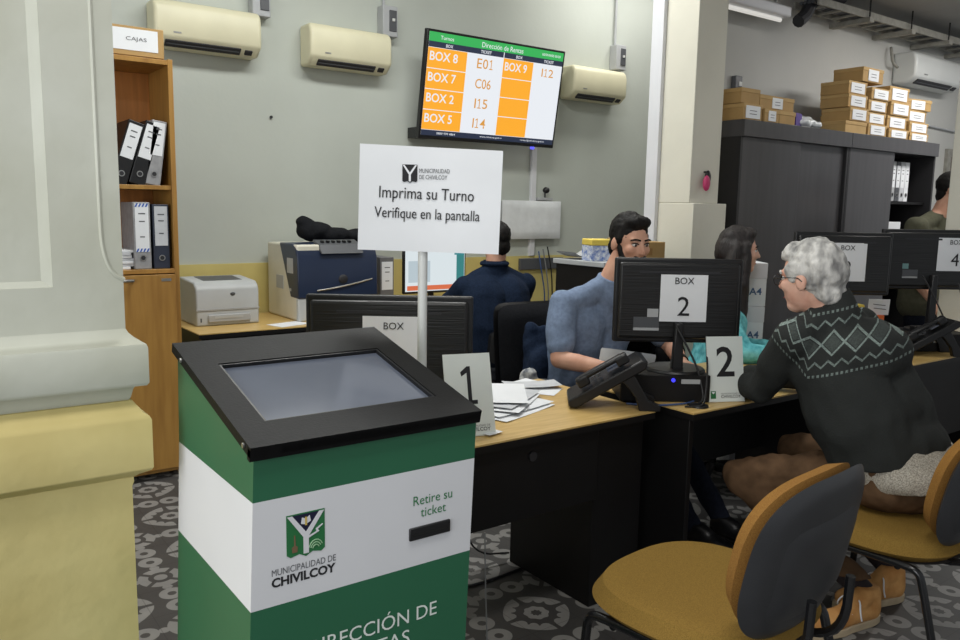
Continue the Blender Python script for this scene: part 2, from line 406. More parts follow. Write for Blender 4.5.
def text(s, m_, parent, c, wd=None, ht=None, R=None, bold=0.0, name='lettering', align='C'):
    """lettering centred on c, by default upright in the xz plane and readable from -y"""
    me = one_glyph(s, wd, ht, bold) if ('1' in s and ht and len(s) < 4) else text_mesh(s, wd, ht, bold, align)
    R4 = (R if R is not None else Matrix.Rotation(PI/2, 3, 'X')).to_4x4()
    me.transform(Matrix.Translation(V(c)) @ R4); me.name = name
    me.materials.append(m_)
    o = bpy.data.objects.new(name, me); C.objects.link(o); o.parent = parent
    return o
def plate(parent, name, m_, poly, y, th=0.0008, c=(0, 0)):
    b = B(); b.prism([(p[0]+c[0], p[1]+c[1]) for p in poly], y, y-th, 'y'); return b.obj(name, m_, parent, 0)
def rect(x0, z0, x1, z1): return [(x0, z0), (x1, z0), (x1, z1), (x0, z1)]

def emblem(parent, cx, cz, wd, ht, y, colour=True):
    """the municipal shield: a Y on a shield, dark blue field above, green fields beside"""
    w2, h2 = wd/2, ht/2
    sh = [(-w2, h2), (w2, h2), (w2, -h2*0.8), (w2*0.8, -h2*0.93), (w2*0.35, -h2*0.84), (0, -h2), (-w2*0.35, -h2*0.84), (-w2*0.8, -h2*0.93), (-w2, -h2*0.8)]
    mg, mb = (mat('emblem_green', (38, 110, 62), 0.4, 0.02), mat('emblem_blue', (22, 22, 52), 0.4, 0.02)) if colour else (m_ink, m_ink)
    mw = m_white if colour else m_paper
    q = plate(parent, 'shield', mg, sh, y, 0.0006, (cx, cz))
    plate(q, 'field', mb, [(-w2*0.72, h2*0.94), (w2*0.72, h2*0.94), (0, h2*0.1)], y-0.0006, 0.0005, (cx, cz))
    plate(q, 'letter_bar', mw, [(-w2*0.96, h2*0.94), (-w2*0.7, h2*0.94), (0, h2*0.12), (w2*0.7, h2*0.94), (w2*0.96, h2*0.94), (w2*0.14, -h2*0.1), (w2*0.14, -h2*0.86), (-w2*0.14, -h2*0.86), (-w2*0.14, -h2*0.1)], y-0.0011, 0.0004, (cx, cz))
    if colour:
        mgold = mat('emblem_gold', (206, 178, 92), 0.4, 0.02); mbr = mat('emblem_brown', (120, 96, 70), 0.5, 0.02)
        plate(q, 'open_book', mw, [(-w2*0.26, h2*0.52), (0, h2*0.46), (w2*0.26, h2*0.58), (w2*0.2, h2*0.84), (0, h2*0.72), (-w2*0.2, h2*0.8)], y-0.0012, 0.0004, (cx, cz))
        plate(q, 'bookmark', mgold, rect(-w2*0.05, h2*0.42, w2*0.05, h2*0.8), y-0.0017, 0.0003, (cx, cz))
        plate(q, 'shovel', mbr, [(-w2*0.62, h2*0.06), (-w2*0.56, h2*0.06), (-w2*0.54, -h2*0.42), (-w2*0.44, -h2*0.48), (-w2*0.46, -h2*0.72), (-w2*0.72, -h2*0.72), (-w2*0.74, -h2*0.48), (-w2*0.62, -h2*0.42)], y-0.0008, 0.0004, (cx, cz))
        plate(q, 'river', mw, [(w2*0.1, -h2*0.1), (w2*0.55, h2*0.04), (w2*0.5, h2*0.16), (w2*0.86, h2*0.34), (w2*0.9, h2*0.3), (w2*0.62, h2*0.12), (w2*0.7, h2*0.02), (w2*0.1, -h2*0.2)], y-0.0013, 0.0003, (cx, cz))
        for k in range(3):
            b = B(); pts = []
            for i in range(7):
                a = PI*0.15 + i*PI*0.75/6; R_ = w2*(0.18+0.1*k)
                pts.append((cx+w2*0.52+R_*math.cos(a), y-0.0008, cz-h2*0.78+R_*1.3*math.sin(a)))
            b.tube(pts, w2*0.03, 5); b.obj('grain_stalk', mat('emblem_pale', (150, 190, 150), 0.5, 0.02), q)
    return q
def capsules(prims):
    b = B()
    for p in prims:
        if p[0] == 'c': b.cap(p[1], p[2], p[3], p[4], 14)
        else: b.ell(p[1], p[2], p[3] if len(p) > 3 else None, 18)
    return b
def blob(name, prims, mats, parent=None, origin=(0, 0, 0), vox=0.008, smooth=5, pick=None, wave=None, cut=None):
    """one continuous skin grown round limbs and masses; origin is the thing's base"""
    b = capsules(prims); me = bpy.data.meshes.new('tmp'); b.bm.to_mesh(me); b.bm.free()
    o = bpy.data.objects.new('tmp', me); C.objects.link(o)
    md = o.modifiers.new('r', 'REMESH'); md.mode = 'VOXEL'; md.voxel_size = vox
    if smooth:
        ms = o.modifiers.new('s', 'SMOOTH'); ms.iterations = smooth; ms.factor = 0.5
    dg = bpy.context.evaluated_depsgraph_get(); me2 = bpy.data.meshes.new_from_object(o.evaluated_get(dg))
    bpy.data.objects.remove(o); bpy.data.meshes.remove(me)
    if cut:
        bm = bmesh.new(); bm.from_mesh(me2)
        for co, no in cut:
            g = bmesh.ops.bisect_plane(bm, geom=bm.verts[:]+bm.edges[:]+bm.faces[:], plane_co=V(co), plane_no=V(no), clear_outer=True)
            ed = [e for e in g['geom_cut'] if isinstance(e, bmesh.types.BMEdge)]
            bmesh.ops.holes_fill(bm, edges=[e for e in bm.edges if e.is_boundary], sides=0)
        bm.to_mesh(me2); bm.free()
    if wave:
        amp, fr = wave
        nrm = [v.normal.copy() for v in me2.vertices]
        for v, nn in zip(me2.vertices, nrm):
            v.co += nn*amp*(noise.noise(v.co*fr) + 0.5*noise.noise(v.co*fr*2.1))
    me2.transform(Matrix.Translation(-V(origin)))
    me2.polygons.foreach_set('use_smooth', [True]*len(me2.polygons))
    mats = mats if isinstance(mats, (list, tuple)) else [mats]
    for q in mats: me2.materials.append(q)
    me2.name = name
    ob = bpy.data.objects.new(name, me2); C.objects.link(ob)
    if parent: ob.parent = parent
    else: ob.location = origin
    return ob
#@@END_HELPERS
# ================================================================== the setting
b = B(); b.bx((-3.4, -2.4, -0.1), (9.4, 5.7, 0)); struct(b.obj('floor', floor_material()))
b = B(); b.bx((-3.4, 5.5, 0), (9.4, 5.7, 3.9)); struct(b.obj('wall_back', m_wall))
b = B(); b.bx((-3.4, 5.485, 0), (9.4, 5.5, 1.09)); struct(b.obj('trim_1', m_wains))
b = B(); b.bx((4.09, 3.62, 0), (9.4, 3.75, 3.9)); struct(b.obj('wall_right', m_wall2))
b = B(); b.bx((-3.4, -2.4, 3.9), (9.4, 5.7, 4.0)); struct(b.obj('ceiling', m_ceilw))
b = B(); b.bx((3.6, 0.2, 3.08), (9.4, 3.62, 3.2)); struct(b.obj('ceiling_lowered', m_ceil))
# white pillar between the two rooms, with its wider foot and the cable raceway up its side
b = B(); b.bx((3.73, 3.08, 1.55), (3.985, 3.40, 3.9)); b.bx((3.73, 3.05, 0), (4.03, 3.40, 1.55))
pl = struct(b.obj('pillar', m_cream, bev=0.004))
b = B(); b.bx((3.70, 3.312, 1.0), (3.73, 3.40, 2.86)); struct(b.obj('trim_2', m_white, bev=0.003))
# pillar close on the right edge
b = B(); b.bx((5.28, 1.94, 0), (5.70, 2.36, 3.08)); struct(b.obj('pillar', m_cream, bev=0.006))
# door frame glimpsed past the wardrobe
b = B(); b.bx((7.95, 3.59, 0), (8.02, 3.62, 2.05)); b.bx((8.75, 3.59, 0), (8.82, 3.62, 2.05)); b.bx((7.95, 3.59, 2.05), (8.82, 3.62, 2.12))
d1 = struct(b.obj('door_1', m_tray)); b = B(); b.bx((8.02, 3.6, 0), (8.75, 3.62, 2.05)); b.obj('door_leaf', mat('door_brown', (96, 84, 70), 0.5, 0.06, 3), d1)

# ---- old plaster pillar in the left foreground: moulded white shaft on a yellow plinth
X0, X1, Y0, Y1 = -0.75, 0.369, 1.72, 2.3
b = B()
b.rings(X0, X1, Y0, Y1, [(0.0, 1.098), (0.004, 1.105), (0.008, 1.122), (0.012, 1.129), (0.030, 1.131), (0.034, 1.137), (0.034, 1.209), (0.0315, 1.216), (0.022, 1.221), (0.013, 1.229), (0.004, 1.238), (0.0, 1.246)])
b.bx((X0, Y0+0.009, 1.246), (X1, Y1, 3.9))                       # core of the shaft
b.bx((0.242, Y0, 1.246), (X1, Y0+0.009, 3.9)); b.bx((X0, Y0, 1.246), (0.242, Y0+0.009, 1.335)); b.bx((X0, Y0, 1.335), (-0.6, Y0+0.009, 3.9))
b.prism([(Y0+0.009, 1.335), (Y0+0.009, 1.347), (Y0+0.002, 1.335)], -0.6, 0.242, 'x')
b.prism([(0.242, Y0+0.009), (0.242, Y0+0.002), (0.224, Y0+0.009)], 1.335, 3.9, 'z')
# stopped edge bead down the corner
pts = [(0.331, Y0, 3.8), (0.331, Y0, 1.47), (0.332, Y0, 1.42), (0.338, Y0, 1.385), (0.350, Y0, 1.358), (0.371, Y0, 1.345)]
b.tube([V(p)+V((0, 0.0015, 0)) for p in pts], 0.0042, 8, 1)
pil = struct(b.obj('pillar', m_colw, ang=40))
b = B()
b.rings(X0, X1, Y0, Y1, [(0.0, 0.0), (0.0, 0.915), (0.003, 0.925), (0.003, 0.935), (0.012, 0.942), (0.032, 0.953), (0.0355, 0.959), (0.0355, 1.060), (0.032, 1.067), (0.022, 1.073), (0.014, 1.086), (0.006, 1.098), (0.0, 1.0985)])
b.obj('plinth', m_yellow, pil, ang=40)

# ================================================================== ticket kiosk
KX0, KX1, KY0, KY1 = 0.472, 0.942, 1.30, 1.74
def kx(x, z): return x - 0.040*(1.0-z)          # the cabinet leans a little, as in the photo
kio = thing('ticket_kiosk', 'green and white self-service ticket kiosk with sloping black top and touch screen', 'kiosk', (0.70, 1.52, 0))
def kslab(zb, zt, front_only=False):
    b = B(); vs = []
    for z in (zb, zt):
        for (x, y) in ((KX0, KY0), (KX1, KY0), (KX1, KY1), (KX0, KY1)):
            vs.append(b.bm.verts.new((kx(x, z)-0.70, y-1.52, z)))
    return b, vs
def kband(name, zb, zt, m_, slope=False):
    b, vs = kslab(zb, zt)
    if slope: vs[6].co.z = vs[7].co.z = 1.172
    for q in ((0, 1, 5, 4), (1, 2, 6, 5), (2, 3, 7, 6), (3, 0, 4, 7), (4, 5, 6, 7), (3, 2, 1, 0)): b.bm.faces.new([vs[i] for i in q])
    return b.obj(name, m_, kio, 0.0)
kband('lower_panel', 0.03, 0.7905, m_green); kband('white_band', 0.7905, 0.9885, m_white); kband('upper_panel', 0.9885, 1.070, m_green, True)
b = B(); b.box((0-0.035, 0, 0.015), (0.43, 0.40, 0.03)); b.obj('plinth', m_black, kio)
# lid
LS = Matrix.Translation((0.7055-0.70, 1.284-1.52, 1.092)) @ Matrix.Rotation(math.atan2(0.113, 0.455), 4, 'X')
LL = math.hypot(0.113, 0.455)
b = B(); W2 = 0.2415
so = (-0.184, 0.184, 0.085, 0.345)   # screen opening
for (xa, xb, ya, yb) in ((-W2, so[0], 0, LL), (so[1], W2, 0, LL), (so[0], so[1], 0, so[2]), (so[0], so[1], so[3], LL)):
    b.box(((xa+xb)/2, (ya+yb)/2, -0.010), (xb-xa, yb-ya, 0.020), M=LS)
b.box((0, 0.006, -0.016), (2*W2, 0.012, 0.022), M=LS)
bmesh.ops.remove_doubles(b.bm, verts=b.bm.verts, dist=0.0002)
b.obj('lid', m_lid, kio)
b = B()
for (xa, xb, ya, yb) in ((so[0], so[1], so[2], so[2]+0.005), (so[0], so[1], so[3]-0.005, so[3]), (so[0], so[0]+0.005, so[2], so[3]), (so[1]-0.005, so[1], so[2], so[3])):
    b.box(((xa+xb)/2, (ya+yb)/2, -0.006), (xb-xa, yb-ya, 0.008), M=LS)
b.obj('screen_bezel', m_blackp, kio)
b = B(); b.box((0, (so[2]+so[3])/2, -0.012), (so[1]-so[0]-0.006, so[3]-so[2]-0.006, 0.004), M=LS); b.obj('touch_screen', emis_screen if False else m_glass, kio)
b = B()
for (x, y) in ((-0.235, 0.03), (-0.235, 0.40)):
    b.cyl(LS @ V((-W2-0.003, y, -0.010)), LS @ V((-W2+0.004, y, -0.010)), 0.005, n=10)
b.obj('screw', m_metal, kio)
# front lettering (front face is the plane y = KY0)
kf = KY0-1.52-0.0006
def ktext(s, X, Z, wd, ht, m_, bold=0.0): return text(s, m_, kio, (kx(X, Z)-0.70+0.0, kf, Z), wd, ht, None, bold)
emblem(kio, kx(0.572, 0.91)-0.70, 0.911, 0.074, 0.083, kf+0.0006)
ktext('MUNICIPALIDAD DE', 0.571, 0.8525, 0.124, 0.0125, m_inkg); ktext('CHIVILCOY', 0.571, 0.8335, 0.124, 0.018, m_ink, 0.035)
mgt = mat('green_lettering', (40, 118, 68), 0.5, 0.02)
ktext('Retire su', 0.844, 0.925, 0.092, 0.019, mgt); ktext('ticket', 0.846, 0.899, 0.06, 0.019, mgt)
mwt = mat('white_lettering', (222, 230, 224), 0.5, 0.02)
ktext('DIRECCIÓN DE', 0.722, 0.692, 0.285, 0.037, mwt); ktext('RENTAS', 0.722, 0.645, 0.16, 0.030, mwt)
b = B(); b.bx((kx(0.791, 0.86)-0.70, kf-0.004, 0.845), (kx(0.887, 0.86)-0.70, kf+0.004, 0.871)); sl = b.obj('ticket_slot', m_blackp, kio, bev=0.002)
b = B(); b.bx((kx(0.797, 0.86)-0.70, kf-0.0045, 0.853), (kx(0.881, 0.86)-0.70, kf-0.003, 0.859)); b.obj('slot_opening', mat('slot_black', (6, 6, 6), 0.8), sl)

# printed notice on its white pole behind the kiosk
sg = thing('notice_stand', 'white printed notice saying Imprima su Turno on a white pole behind the kiosk', 'sign', (1.125, 1.80, 0), math.radians(-29))
b = B(); b.cyl((0, 0, 0), (0, 0, 0.02), 0.10, n=28); b.obj('base', m_white, sg)
b = B(); b.cyl((0, 0, 0.02), (0, 0, 1.60), 0.0125, n=16); b.obj('pole', m_acw, sg)
SG = Matrix.Rotation(math.radians(-3), 4, 'Z')
b = B(); b.pad(0.367, 0.268, 0.003, 0.0, 0.0015, 10, Matrix.Translation((0.018, -0.018, 1.518)) @ Matrix.Rotation(math.radians(1.4), 4, 'Y') @ Matrix.Rotation(PI, 4, 'Z')); sh = b.obj('printed_sheet', m_paper, sg)
for s, wd, ht, x, z in (('Imprima su Turno', 0.244, 0.039, 0.008, 1.529), ('Verifique en la pantalla', 0.272, 0.036, 0.010, 1.478)):
    text(s, m_ink, sg, (x, -0.0222, z), wd, ht, Matrix.Rotation(math.radians(1.6), 3, 'Y') @ Matrix.Rotation(PI/2, 3, 'X'))
text('MUNICIPALIDAD', m_inkg, sg, (0.027, -0.0222, 1.592), 0.078, 0.011); text('DE CHIVILCOY', m_inkg, sg, (0.024, -0.0222, 1.576), 0.072, 0.011)
emblem(sg, -0.036, 1.584, 0.038, 0.046, -0.0212, False)

# ================================================================== desks
def desk(name, label, x0, x1, y0, y1, top=0.74, th=0.03, modesty=None, sides=(), box=None):
    t = thing('office_desk', label, 'desk', ((x0+x1)/2, (y0+y1)/2, 0)); ox, oy = (x0+x1)/2, (y0+y1)/2
    b = B(); b.bx((x0-ox, y0-oy, top-0.006), (x1-ox, y1-oy, top)); b.obj('desktop', m_desk, t)
    b = B(); b.bx((x0-ox, y0-oy, top-th), (x1-ox, y1-oy, top-0.006)); b.obj('edge_band', m_black, t)
    for (a, c, e, g_, z0, z1, nm) in sides:
        b = B(); b.bx((a-ox, e-oy, z0), (c-ox, g_-oy, z1)); b.obj(nm, m_black, t, 0.002)
    return t
d = desk('d', 'long desk with yellow laminate top and black panels right behind the kiosk', 0.80, 2.325, 2.03, 2.72,
     sides=[(0.84, 2.05, 2.055, 2.075, 0.434, 0.71, 'modesty_panel'), (0.82, 0.845, 2.06, 2.68, 0, 0.71, 'side_panel'), (2.05, 2.31, 2.075, 2.56, 0, 0.71, 'drawer_pedestal')])
desk('d', 'desk of box two with yellow laminate top in front of the seated visitor', 2.42, 3.62, 1.925, 2.58,
     sides=[(2.425, 2.45, 1.945, 2.56, 0, 0.71, 'side_panel'), (3.58, 3.605, 1.945, 2.56, 0, 0.71, 'side_panel'), (2.45, 3.58, 2.40, 2.42, 0.30, 0.71, 'modesty_panel')])
desk('d', 'desk with yellow laminate top beyond the visitor, holding two monitors at the right', 3.66, 5.25, 1.97, 2.58,
     sides=[(3.67, 3.695, 1.99, 2.56, 0, 0.71, 'side_panel'), (5.22, 5.245, 1.99, 2.56, 0, 0.71, 'side_panel'), (3.695, 5.22, 2.05, 2.07, 0.25, 0.71, 'modesty_panel')])
desk('d', 'desk along the back wall carrying the two printers', 1.41, 4.1, 4.71, 5.47,
     sides=[(1.43, 1.455, 4.73, 5.45, 0, 0.71, 'side_panel'), (4.05, 4.075, 4.73, 5.45, 0, 0.71, 'side_panel'), (1.455, 2.6, 4.80, 4.82, 0.2, 0.71, 'modesty_panel')])
# wire loop and lock on the first desk's front, cables on the floor below
b = B(); b.cyl((1.735, 2.057, 0.655), (1.735, 2.049, 0.655), 0.017, n=20); o = b.obj('cable_grommet', m_dark, bpy.data.objects['office_desk']); o.matrix_parent_inverse = Matrix.Translation(-bpy.data.objects['office_desk'].location)
def cable(name, label, pts, r=0.004, m_=None, sm=2, n=8):
    b = B(); b.tube(pts, r, n, sm); o = b.obj(name, m_ or m_cable, loc=V(pts[0])); return tag(o, label, 'cable')
cable('floor_cable', 'black cable looping out on the tiles below the kiosk-side desk panel', [(2.045, 2.62, 0.30), (1.92, 2.63, 0.27), (1.84, 2.60, 0.16), (1.90, 2.58, 0.06), (2.045, 2.56, 0.04)])
cable('floor_cable', 'thin black cable lying along the tiles in front of the drawer pedestal', [(2.045, 2.47, 0.006), (1.8, 2.45, 0.006), (1.6, 2.5, 0.006), (1.45, 2.42, 0.006), (1.3, 2.3, 0.006)], 0.005)
cable('hanging_cord', 'thin grey cord hanging from the desk panel beside the kiosk', [(1.53, 2.045, 0.43), (1.532, 2.04, 0.25), (1.535, 2.03, 0.08), (1.53, 2.02, 0.005), (1.50, 1.99, 0.004)], 0.0025, m_cableg)

# ================================================================== things on the desks
def monitor(label, loc, rz, wd, ht, zb, group='office monitors seen from the back', nm='computer_monitor', screen=None, base=0.2):
    """back faces -y; zb = height of the panel's lower edge above the base"""
    t = thing(nm, label, 'monitor', loc, rz, group)
    b = B(); b.box((0, 0.012, zb+ht/2), (wd, 0.028, ht)); b.obj('panel', m_blackp, t, 0.008, seg=3)
    b = B(); b.box((0, -0.008, zb+ht*0.5), (wd*0.94, 0.026, ht*0.90)); bk = b.obj('back_cover', m_rib, t, 0.012, seg=3)
    b = B(); b.box((0, -0.022, zb+ht*0.84), (wd*0.62, 0.004, 0.010)); b.obj('vent_slot', m_dark, t)
    b = B(); b.box((0, 0.0275, zb+ht/2), (wd-0.03, 0.003, ht-0.035)); b.obj('screen', screen or m_glass, t)
    b = B(); b.prism([(-0.024, 0.0), (0.024, 0.0), (0.016, zb+ht*0.25), (-0.016, zb+ht*0.25)], -0.055, -0.022, 'y'); b.obj('stand_neck', m_blackp, t, 0.006)
    b = B(); b.cyl((0, -0.01, 0), (0, -0.01, 0.012), base*0.62, base*0.58, n=32); b.obj('stand_base', m_blackp, t, 0.003)
    return t
CR = math.radians(-36.15)
mon1 = monitor('black monitor from behind, half hidden by the kiosk and the notice pole', (1.369, 2.404, 0.74), CR, 0.577, 0.355, 0.102)
mon2 = monitor('black monitor of box two standing on a black case before the man in blue', (2.597, 2.178, 0.85), CR, 0.525, 0.348, 0.112)
mon3 = monitor('black monitor of box three behind the grey-haired visitor\'s head', (4.035, 2.30, 0.74), math.radians(-35), 0.52, 0.33, 0.338)
mon4 = monitor('black monitor of box four at the right edge of the photo', (4.84, 2.22, 0.84), math.radians(-33), 0.60, 0.345, 0.238)
def stickers(t, lst):
    for (x, z, wd, ht, m_) in lst:
        b = B(); b.box((x, -0.0218, z), (wd, 0.0016, ht)); b.obj('sticker', m_, t)
stickers(mon2, [(-0.105, 0.112+0.125, 0.045, 0.034, m_grey), (-0.13, 0.112+0.085, 0.105, 0.045, m_dgrey), (-0.13, 0.112+0.058, 0.105, 0.012, m_grey)])
stickers(mon4, [(-0.165, 0.238+0.135, 0.035, 0.03, mat('teal_sticker', (110, 150, 150), 0.4)), (-0.135, 0.238+0.095, 0.09, 0.04, m_dgrey), (-0.135, 0.238+0.072, 0.09, 0.010, m_grey)])
def sheet_on(mon, label, x, z, wd, ht, lines, tilt=0.0):
    """paper notice taped flat to a monitor's back: a thing of its own"""
    M_ = Matrix.Translation(mon.location) @ Matrix.Rotation(mon.rotation_euler[2], 4, 'Z')
    t = thing('paper_notice', label, 'sign', M_ @ V((x, -0.026, z)), mon.rotation_euler[2], 'box number sheets on the monitors')
    b = B(); b.pad(wd, ht, 0.0016, 0.0, -0.003, 6, Matrix.Rotation(PI, 4, 'Z')); b.obj('sheet', m_paper, t)
    for (s, hh, zz) in lines: text(s, m_ink, t, (0, -0.0035, zz), None, hh)
    return t
sheet_on(mon1, 'white sheet reading BOX on the monitor behind the kiosk', 0.018, 0.102+0.178, 0.215, 0.215, [('BOX', 0.024, 0.075), ('1', 0.07, -0.03)])
sheet_on(mon2, 'white sheet reading BOX 2 taped to the monitor back', 0.018, 0.112+0.187, 0.192, 0.193, [('BOX', 0.027, 0.072), ('2', 0.078, -0.032)])
sheet_on(mon3, 'white sheet reading BOX 3 partly behind the visitor\'s head', 0.012, 0.338+0.175, 0.205, 0.20, [('BOX', 0.026, 0.075), ('3', 0.078, -0.032)])
sheet_on(mon4, 'white sheet reading BOX 4 cut by the right edge of the photo', 0.12, 0.238+0.205, 0.205, 0.19, [('BOX', 0.026, 0.07), ('4', 0.072, -0.03)])
def desk_sign(label, loc, rz, num, wd=0.165, ht=0.265, lean=-12):
    t = thing('number_sign', label, 'sign', loc, rz, 'acrylic number stands on the desks')
    T = math.radians(lean)
    M_ = Matrix.Rotation(T, 4, 'X')
    b = B(); b.box((0, 0, ht/2), (wd, 0.004, ht), M=M_); b.obj('panel', m_acry, t)
    b = B(); b.box((0, 0.055, 0.0035), (wd, 0.12, 0.004)); b.obj('foot', m_acry, t)
    R = M_.to_3x3() @ Matrix.Rotation(PI/2, 3, 'X')
    text(num, m_ink, t, M_ @ V((0, -0.0028, ht*0.615)), None, ht*0.46, R, 0.014)
    text('MUNICIPALIDAD DE', m_inkg, t, M_ @ V((0.02, -0.0028, ht*0.125)), wd*0.55, ht*0.024, R)
    text('CHIVILCOY', m_ink, t, M_ @ V((0.02, -0.0028, ht*0.082)), wd*0.55, ht*0.045, R, 0.01)
    b = B(); b.box((-wd*0.36, -0.0024, ht*0.11), (wd*0.14, 0.001, ht*0.115), M=M_); b.obj('shield', mat('emblem_green', (38, 110, 62), 0.4, 0.02), t)
    b = B(); b.prism([(-wd*0.36-0.008, ht*0.155), (-wd*0.36+0.008, ht*0.155), (-wd*0.36, ht*0.12)], -0.0032, -0.0028, 'y'); bmesh.ops.transform(b.bm, matrix=M_, verts=b.bm.verts); b.obj('letter_mark', m_paper, t)
    return t
desk_sign('white stand with black number 1 behind the kiosk corner', (1.530, 2.125, 0.74), math.radians(-16), '1', 0.168, 0.28, -17)
desk_sign('white stand with black number 2 on the desk corner in front of the monitor', (2.688, 1.978, 0.74), math.radians(-25), '2', 0.158, 0.265, -11)

def desk_phone(label, loc, rz):
    t = thing('desk_phone', label, 'phone', loc, rz, 'office desk phones')
    b = B(); b.prism([(0.17, 0.01), (0.17, 0.035), (-0.10, 0.20), (-0.125, 0.195), (-0.12, 0.165), (0.14, 0.004)], -0.10, 0.10, 'x'); b.obj('body', m_blackp, t, 0.006)
    for s in (-1, 1):
        b = B(); b.prism([(-0.02, 0.12), (-0.07, 0.15), (-0.135, 0.04), (-0.18, 0.022), (-0.18, 0.0), (-0.10, 0.0), (-0.085, 0.05), (-0.045, 0.10)], s*0.075-0.018, s*0.075+0.018, 'x'); b.obj('stand_foot', m_blackp, t, 0.004)
    b = B(); S = Matrix.Translation((-0.065, 0.035, 0.135)) @ Matrix.Rotation(math.atan2(-0.165, 0.27), 4, 'X')
    b.box((0, 0, 0.03), (0.045, 0.19, 0.02), M=S); b.box((0, 0.085, 0.018), (0.05, 0.05, 0.04), M=S); b.box((0, -0.085, 0.018), (0.05, 0.05, 0.04), M=S); b.obj('handset', m_blackp, t, 0.008)
    b = B(); b.box((0.035, -0.05, 0.006), (0.10, 0.07, 0.006), M=S); b.obj('display', m_glass, t)
    for i in range(3):
        for j in range(4):
            b = B(); b.box((0.005+0.03*i, 0.02+0.025*j, 0.004), (0.02, 0.015, 0.006), M=S); b.obj('key', m_dgrey, t)
    return t
desk_phone('black desk phone seen from its side beside the box two monitor', (2.25, 2.195, 0.74), math.radians(50))
desk_phone('black desk phone on the far desk beside the grey-haired visitor\'s shoulder', (4.62, 2.10, 0.74), math.radians(50))
# black case below the box-two monitor
t = thing('computer_case', 'flat black computer case lying under the box two monitor', 'computer', (2.535, 2.20, 0.74), CR)
b = B(); b.box((0, 0, 0.055), (0.36, 0.22, 0.11)); b.obj('body', m_black, t, 0.004)
b = B(); b.box((0.10, -0.111, 0.085), (0.075, 0.002, 0.018)); b.obj('sticker', m_grey, t)
b = B(); b.cyl((0.03, -0.110, 0.09), (0.03, -0.114, 0.09), 0.008, n=12); b.obj('power_light', emis('blue_led', (60, 60, 255), 1.6), t)
t = thing('paper_tray', 'black letter tray under the box four monitor', 'tray', (4.80, 2.22, 0.74), math.radians(-33))
b = B(); b.box((0, 0, 0.05), (0.42, 0.28, 0.10)); b.obj('body', m_black, t, 0.004)
b = B(); b.box((0.02, -0.141, 0.06), (0.07, 0.002, 0.016)); b.obj('sticker', m_grey, t)
o = tag(B().box((4.475, 2.335, 0.84), (0.09, 0.05, 0.20), rot=(0, 0, -0.6)).obj('file_box', m_orange, bev=0.003, loc=(4.475, 2.335, 0.74)), 'orange file box at the left end of the tray on the far desk', 'box')
o = tag(B().box((4.36, 2.40, 0.87), (0.10, 0.06, 0.26), rot=(0, 0, -0.6)).obj('file_box', m_yel, bev=0.003, loc=(4.36, 2.40, 0.74)), 'yellow file box between the monitors of the far desk', 'box')
t = thing('note_card', 'white handwritten note standing on the orange file box', 'note', (4.485, 2.32, 0.94), -0.6)
b = B(); b.box((0, 0, 0.045), (0.12, 0.004, 0.09), rot=(0.1, 0, 0)); b.obj('card', m_paper, t)
for k in range(2): b = B(); b.box((0.004*k, -0.0045-0.003*k, 0.058-0.022*k), (0.07, 0.004, 0.004), rot=(0, 0.1, 0)); b.obj('handwriting', m_inkg, t)
b = B(); b.box((0, 0, 0.02), (0.10, 0.06, 0.04)); t = b.obj('router', m_blackp, bev=0.004); t.location = (4.68, 2.17, 0.842); t.rotation_euler = (0, 0, -0.6); tag(t, 'small black router with a blue light under the box four monitor', 'router')
b = B(); b.box((0.03, -0.031, 0.022), (0.018, 0.003, 0.01)); b.obj('indicator_light', emis('blue_led', (60, 60, 255), 1.6), t)
# monitor cables
cable('monitor_cable', 'black cable hanging from the back of the box two monitor', [(2.545, 2.135, 1.04), (2.56, 2.10, 0.98), (2.585, 2.05, 0.88), (2.585, 2.02, 0.80), (2.56, 1.99, 0.748), (2.50, 2.02, 0.746)], 0.0045)
cable('power_cable', 'black cable slanting down behind the number 2 stand', [(2.68, 2.09, 1.0), (2.64, 2.05, 0.93), (2.60, 2.01, 0.86), (2.55, 1.975, 0.78), (2.52, 1.96, 0.746), (2.46, 2.0, 0.746)], 0.004)
cable('network_cable', 'blue cable lying behind the phone on the desk', [(2.30, 2.16, 0.746), (2.345, 2.10, 0.746), (2.40, 2.06, 0.746), (2.50, 2.03, 0.746), (2.56, 2.04, 0.746)], 0.004, m_cableb)
b = B(); b.cyl((2.525, 1.985, 0.74), (2.525, 1.985, 0.748), 0.038, 0.036, n=24); tag(b.obj('desk_grommet', m_blackp, loc=(2.525, 1.985, 0.74)), 'round black cable cap on the desk corner by the number 2 stand', 'grommet')
cable('monitor_cable', 'black cable hanging from the box four monitor past the tray', [(4.75, 2.22, 1.16), (4.71, 2.17, 1.12), (4.735, 2.10, 0.98), (4.78, 2.06, 0.86), (4.80, 2.03, 0.746)], 0.0045)
cable('power_cable', 'second black cable hanging from the box four monitor at the photo edge', [(4.93, 2.10, 1.12), (4.92, 2.06, 1.0), (4.93, 2.03, 0.86), (4.93, 2.01, 0.746)], 0.004)
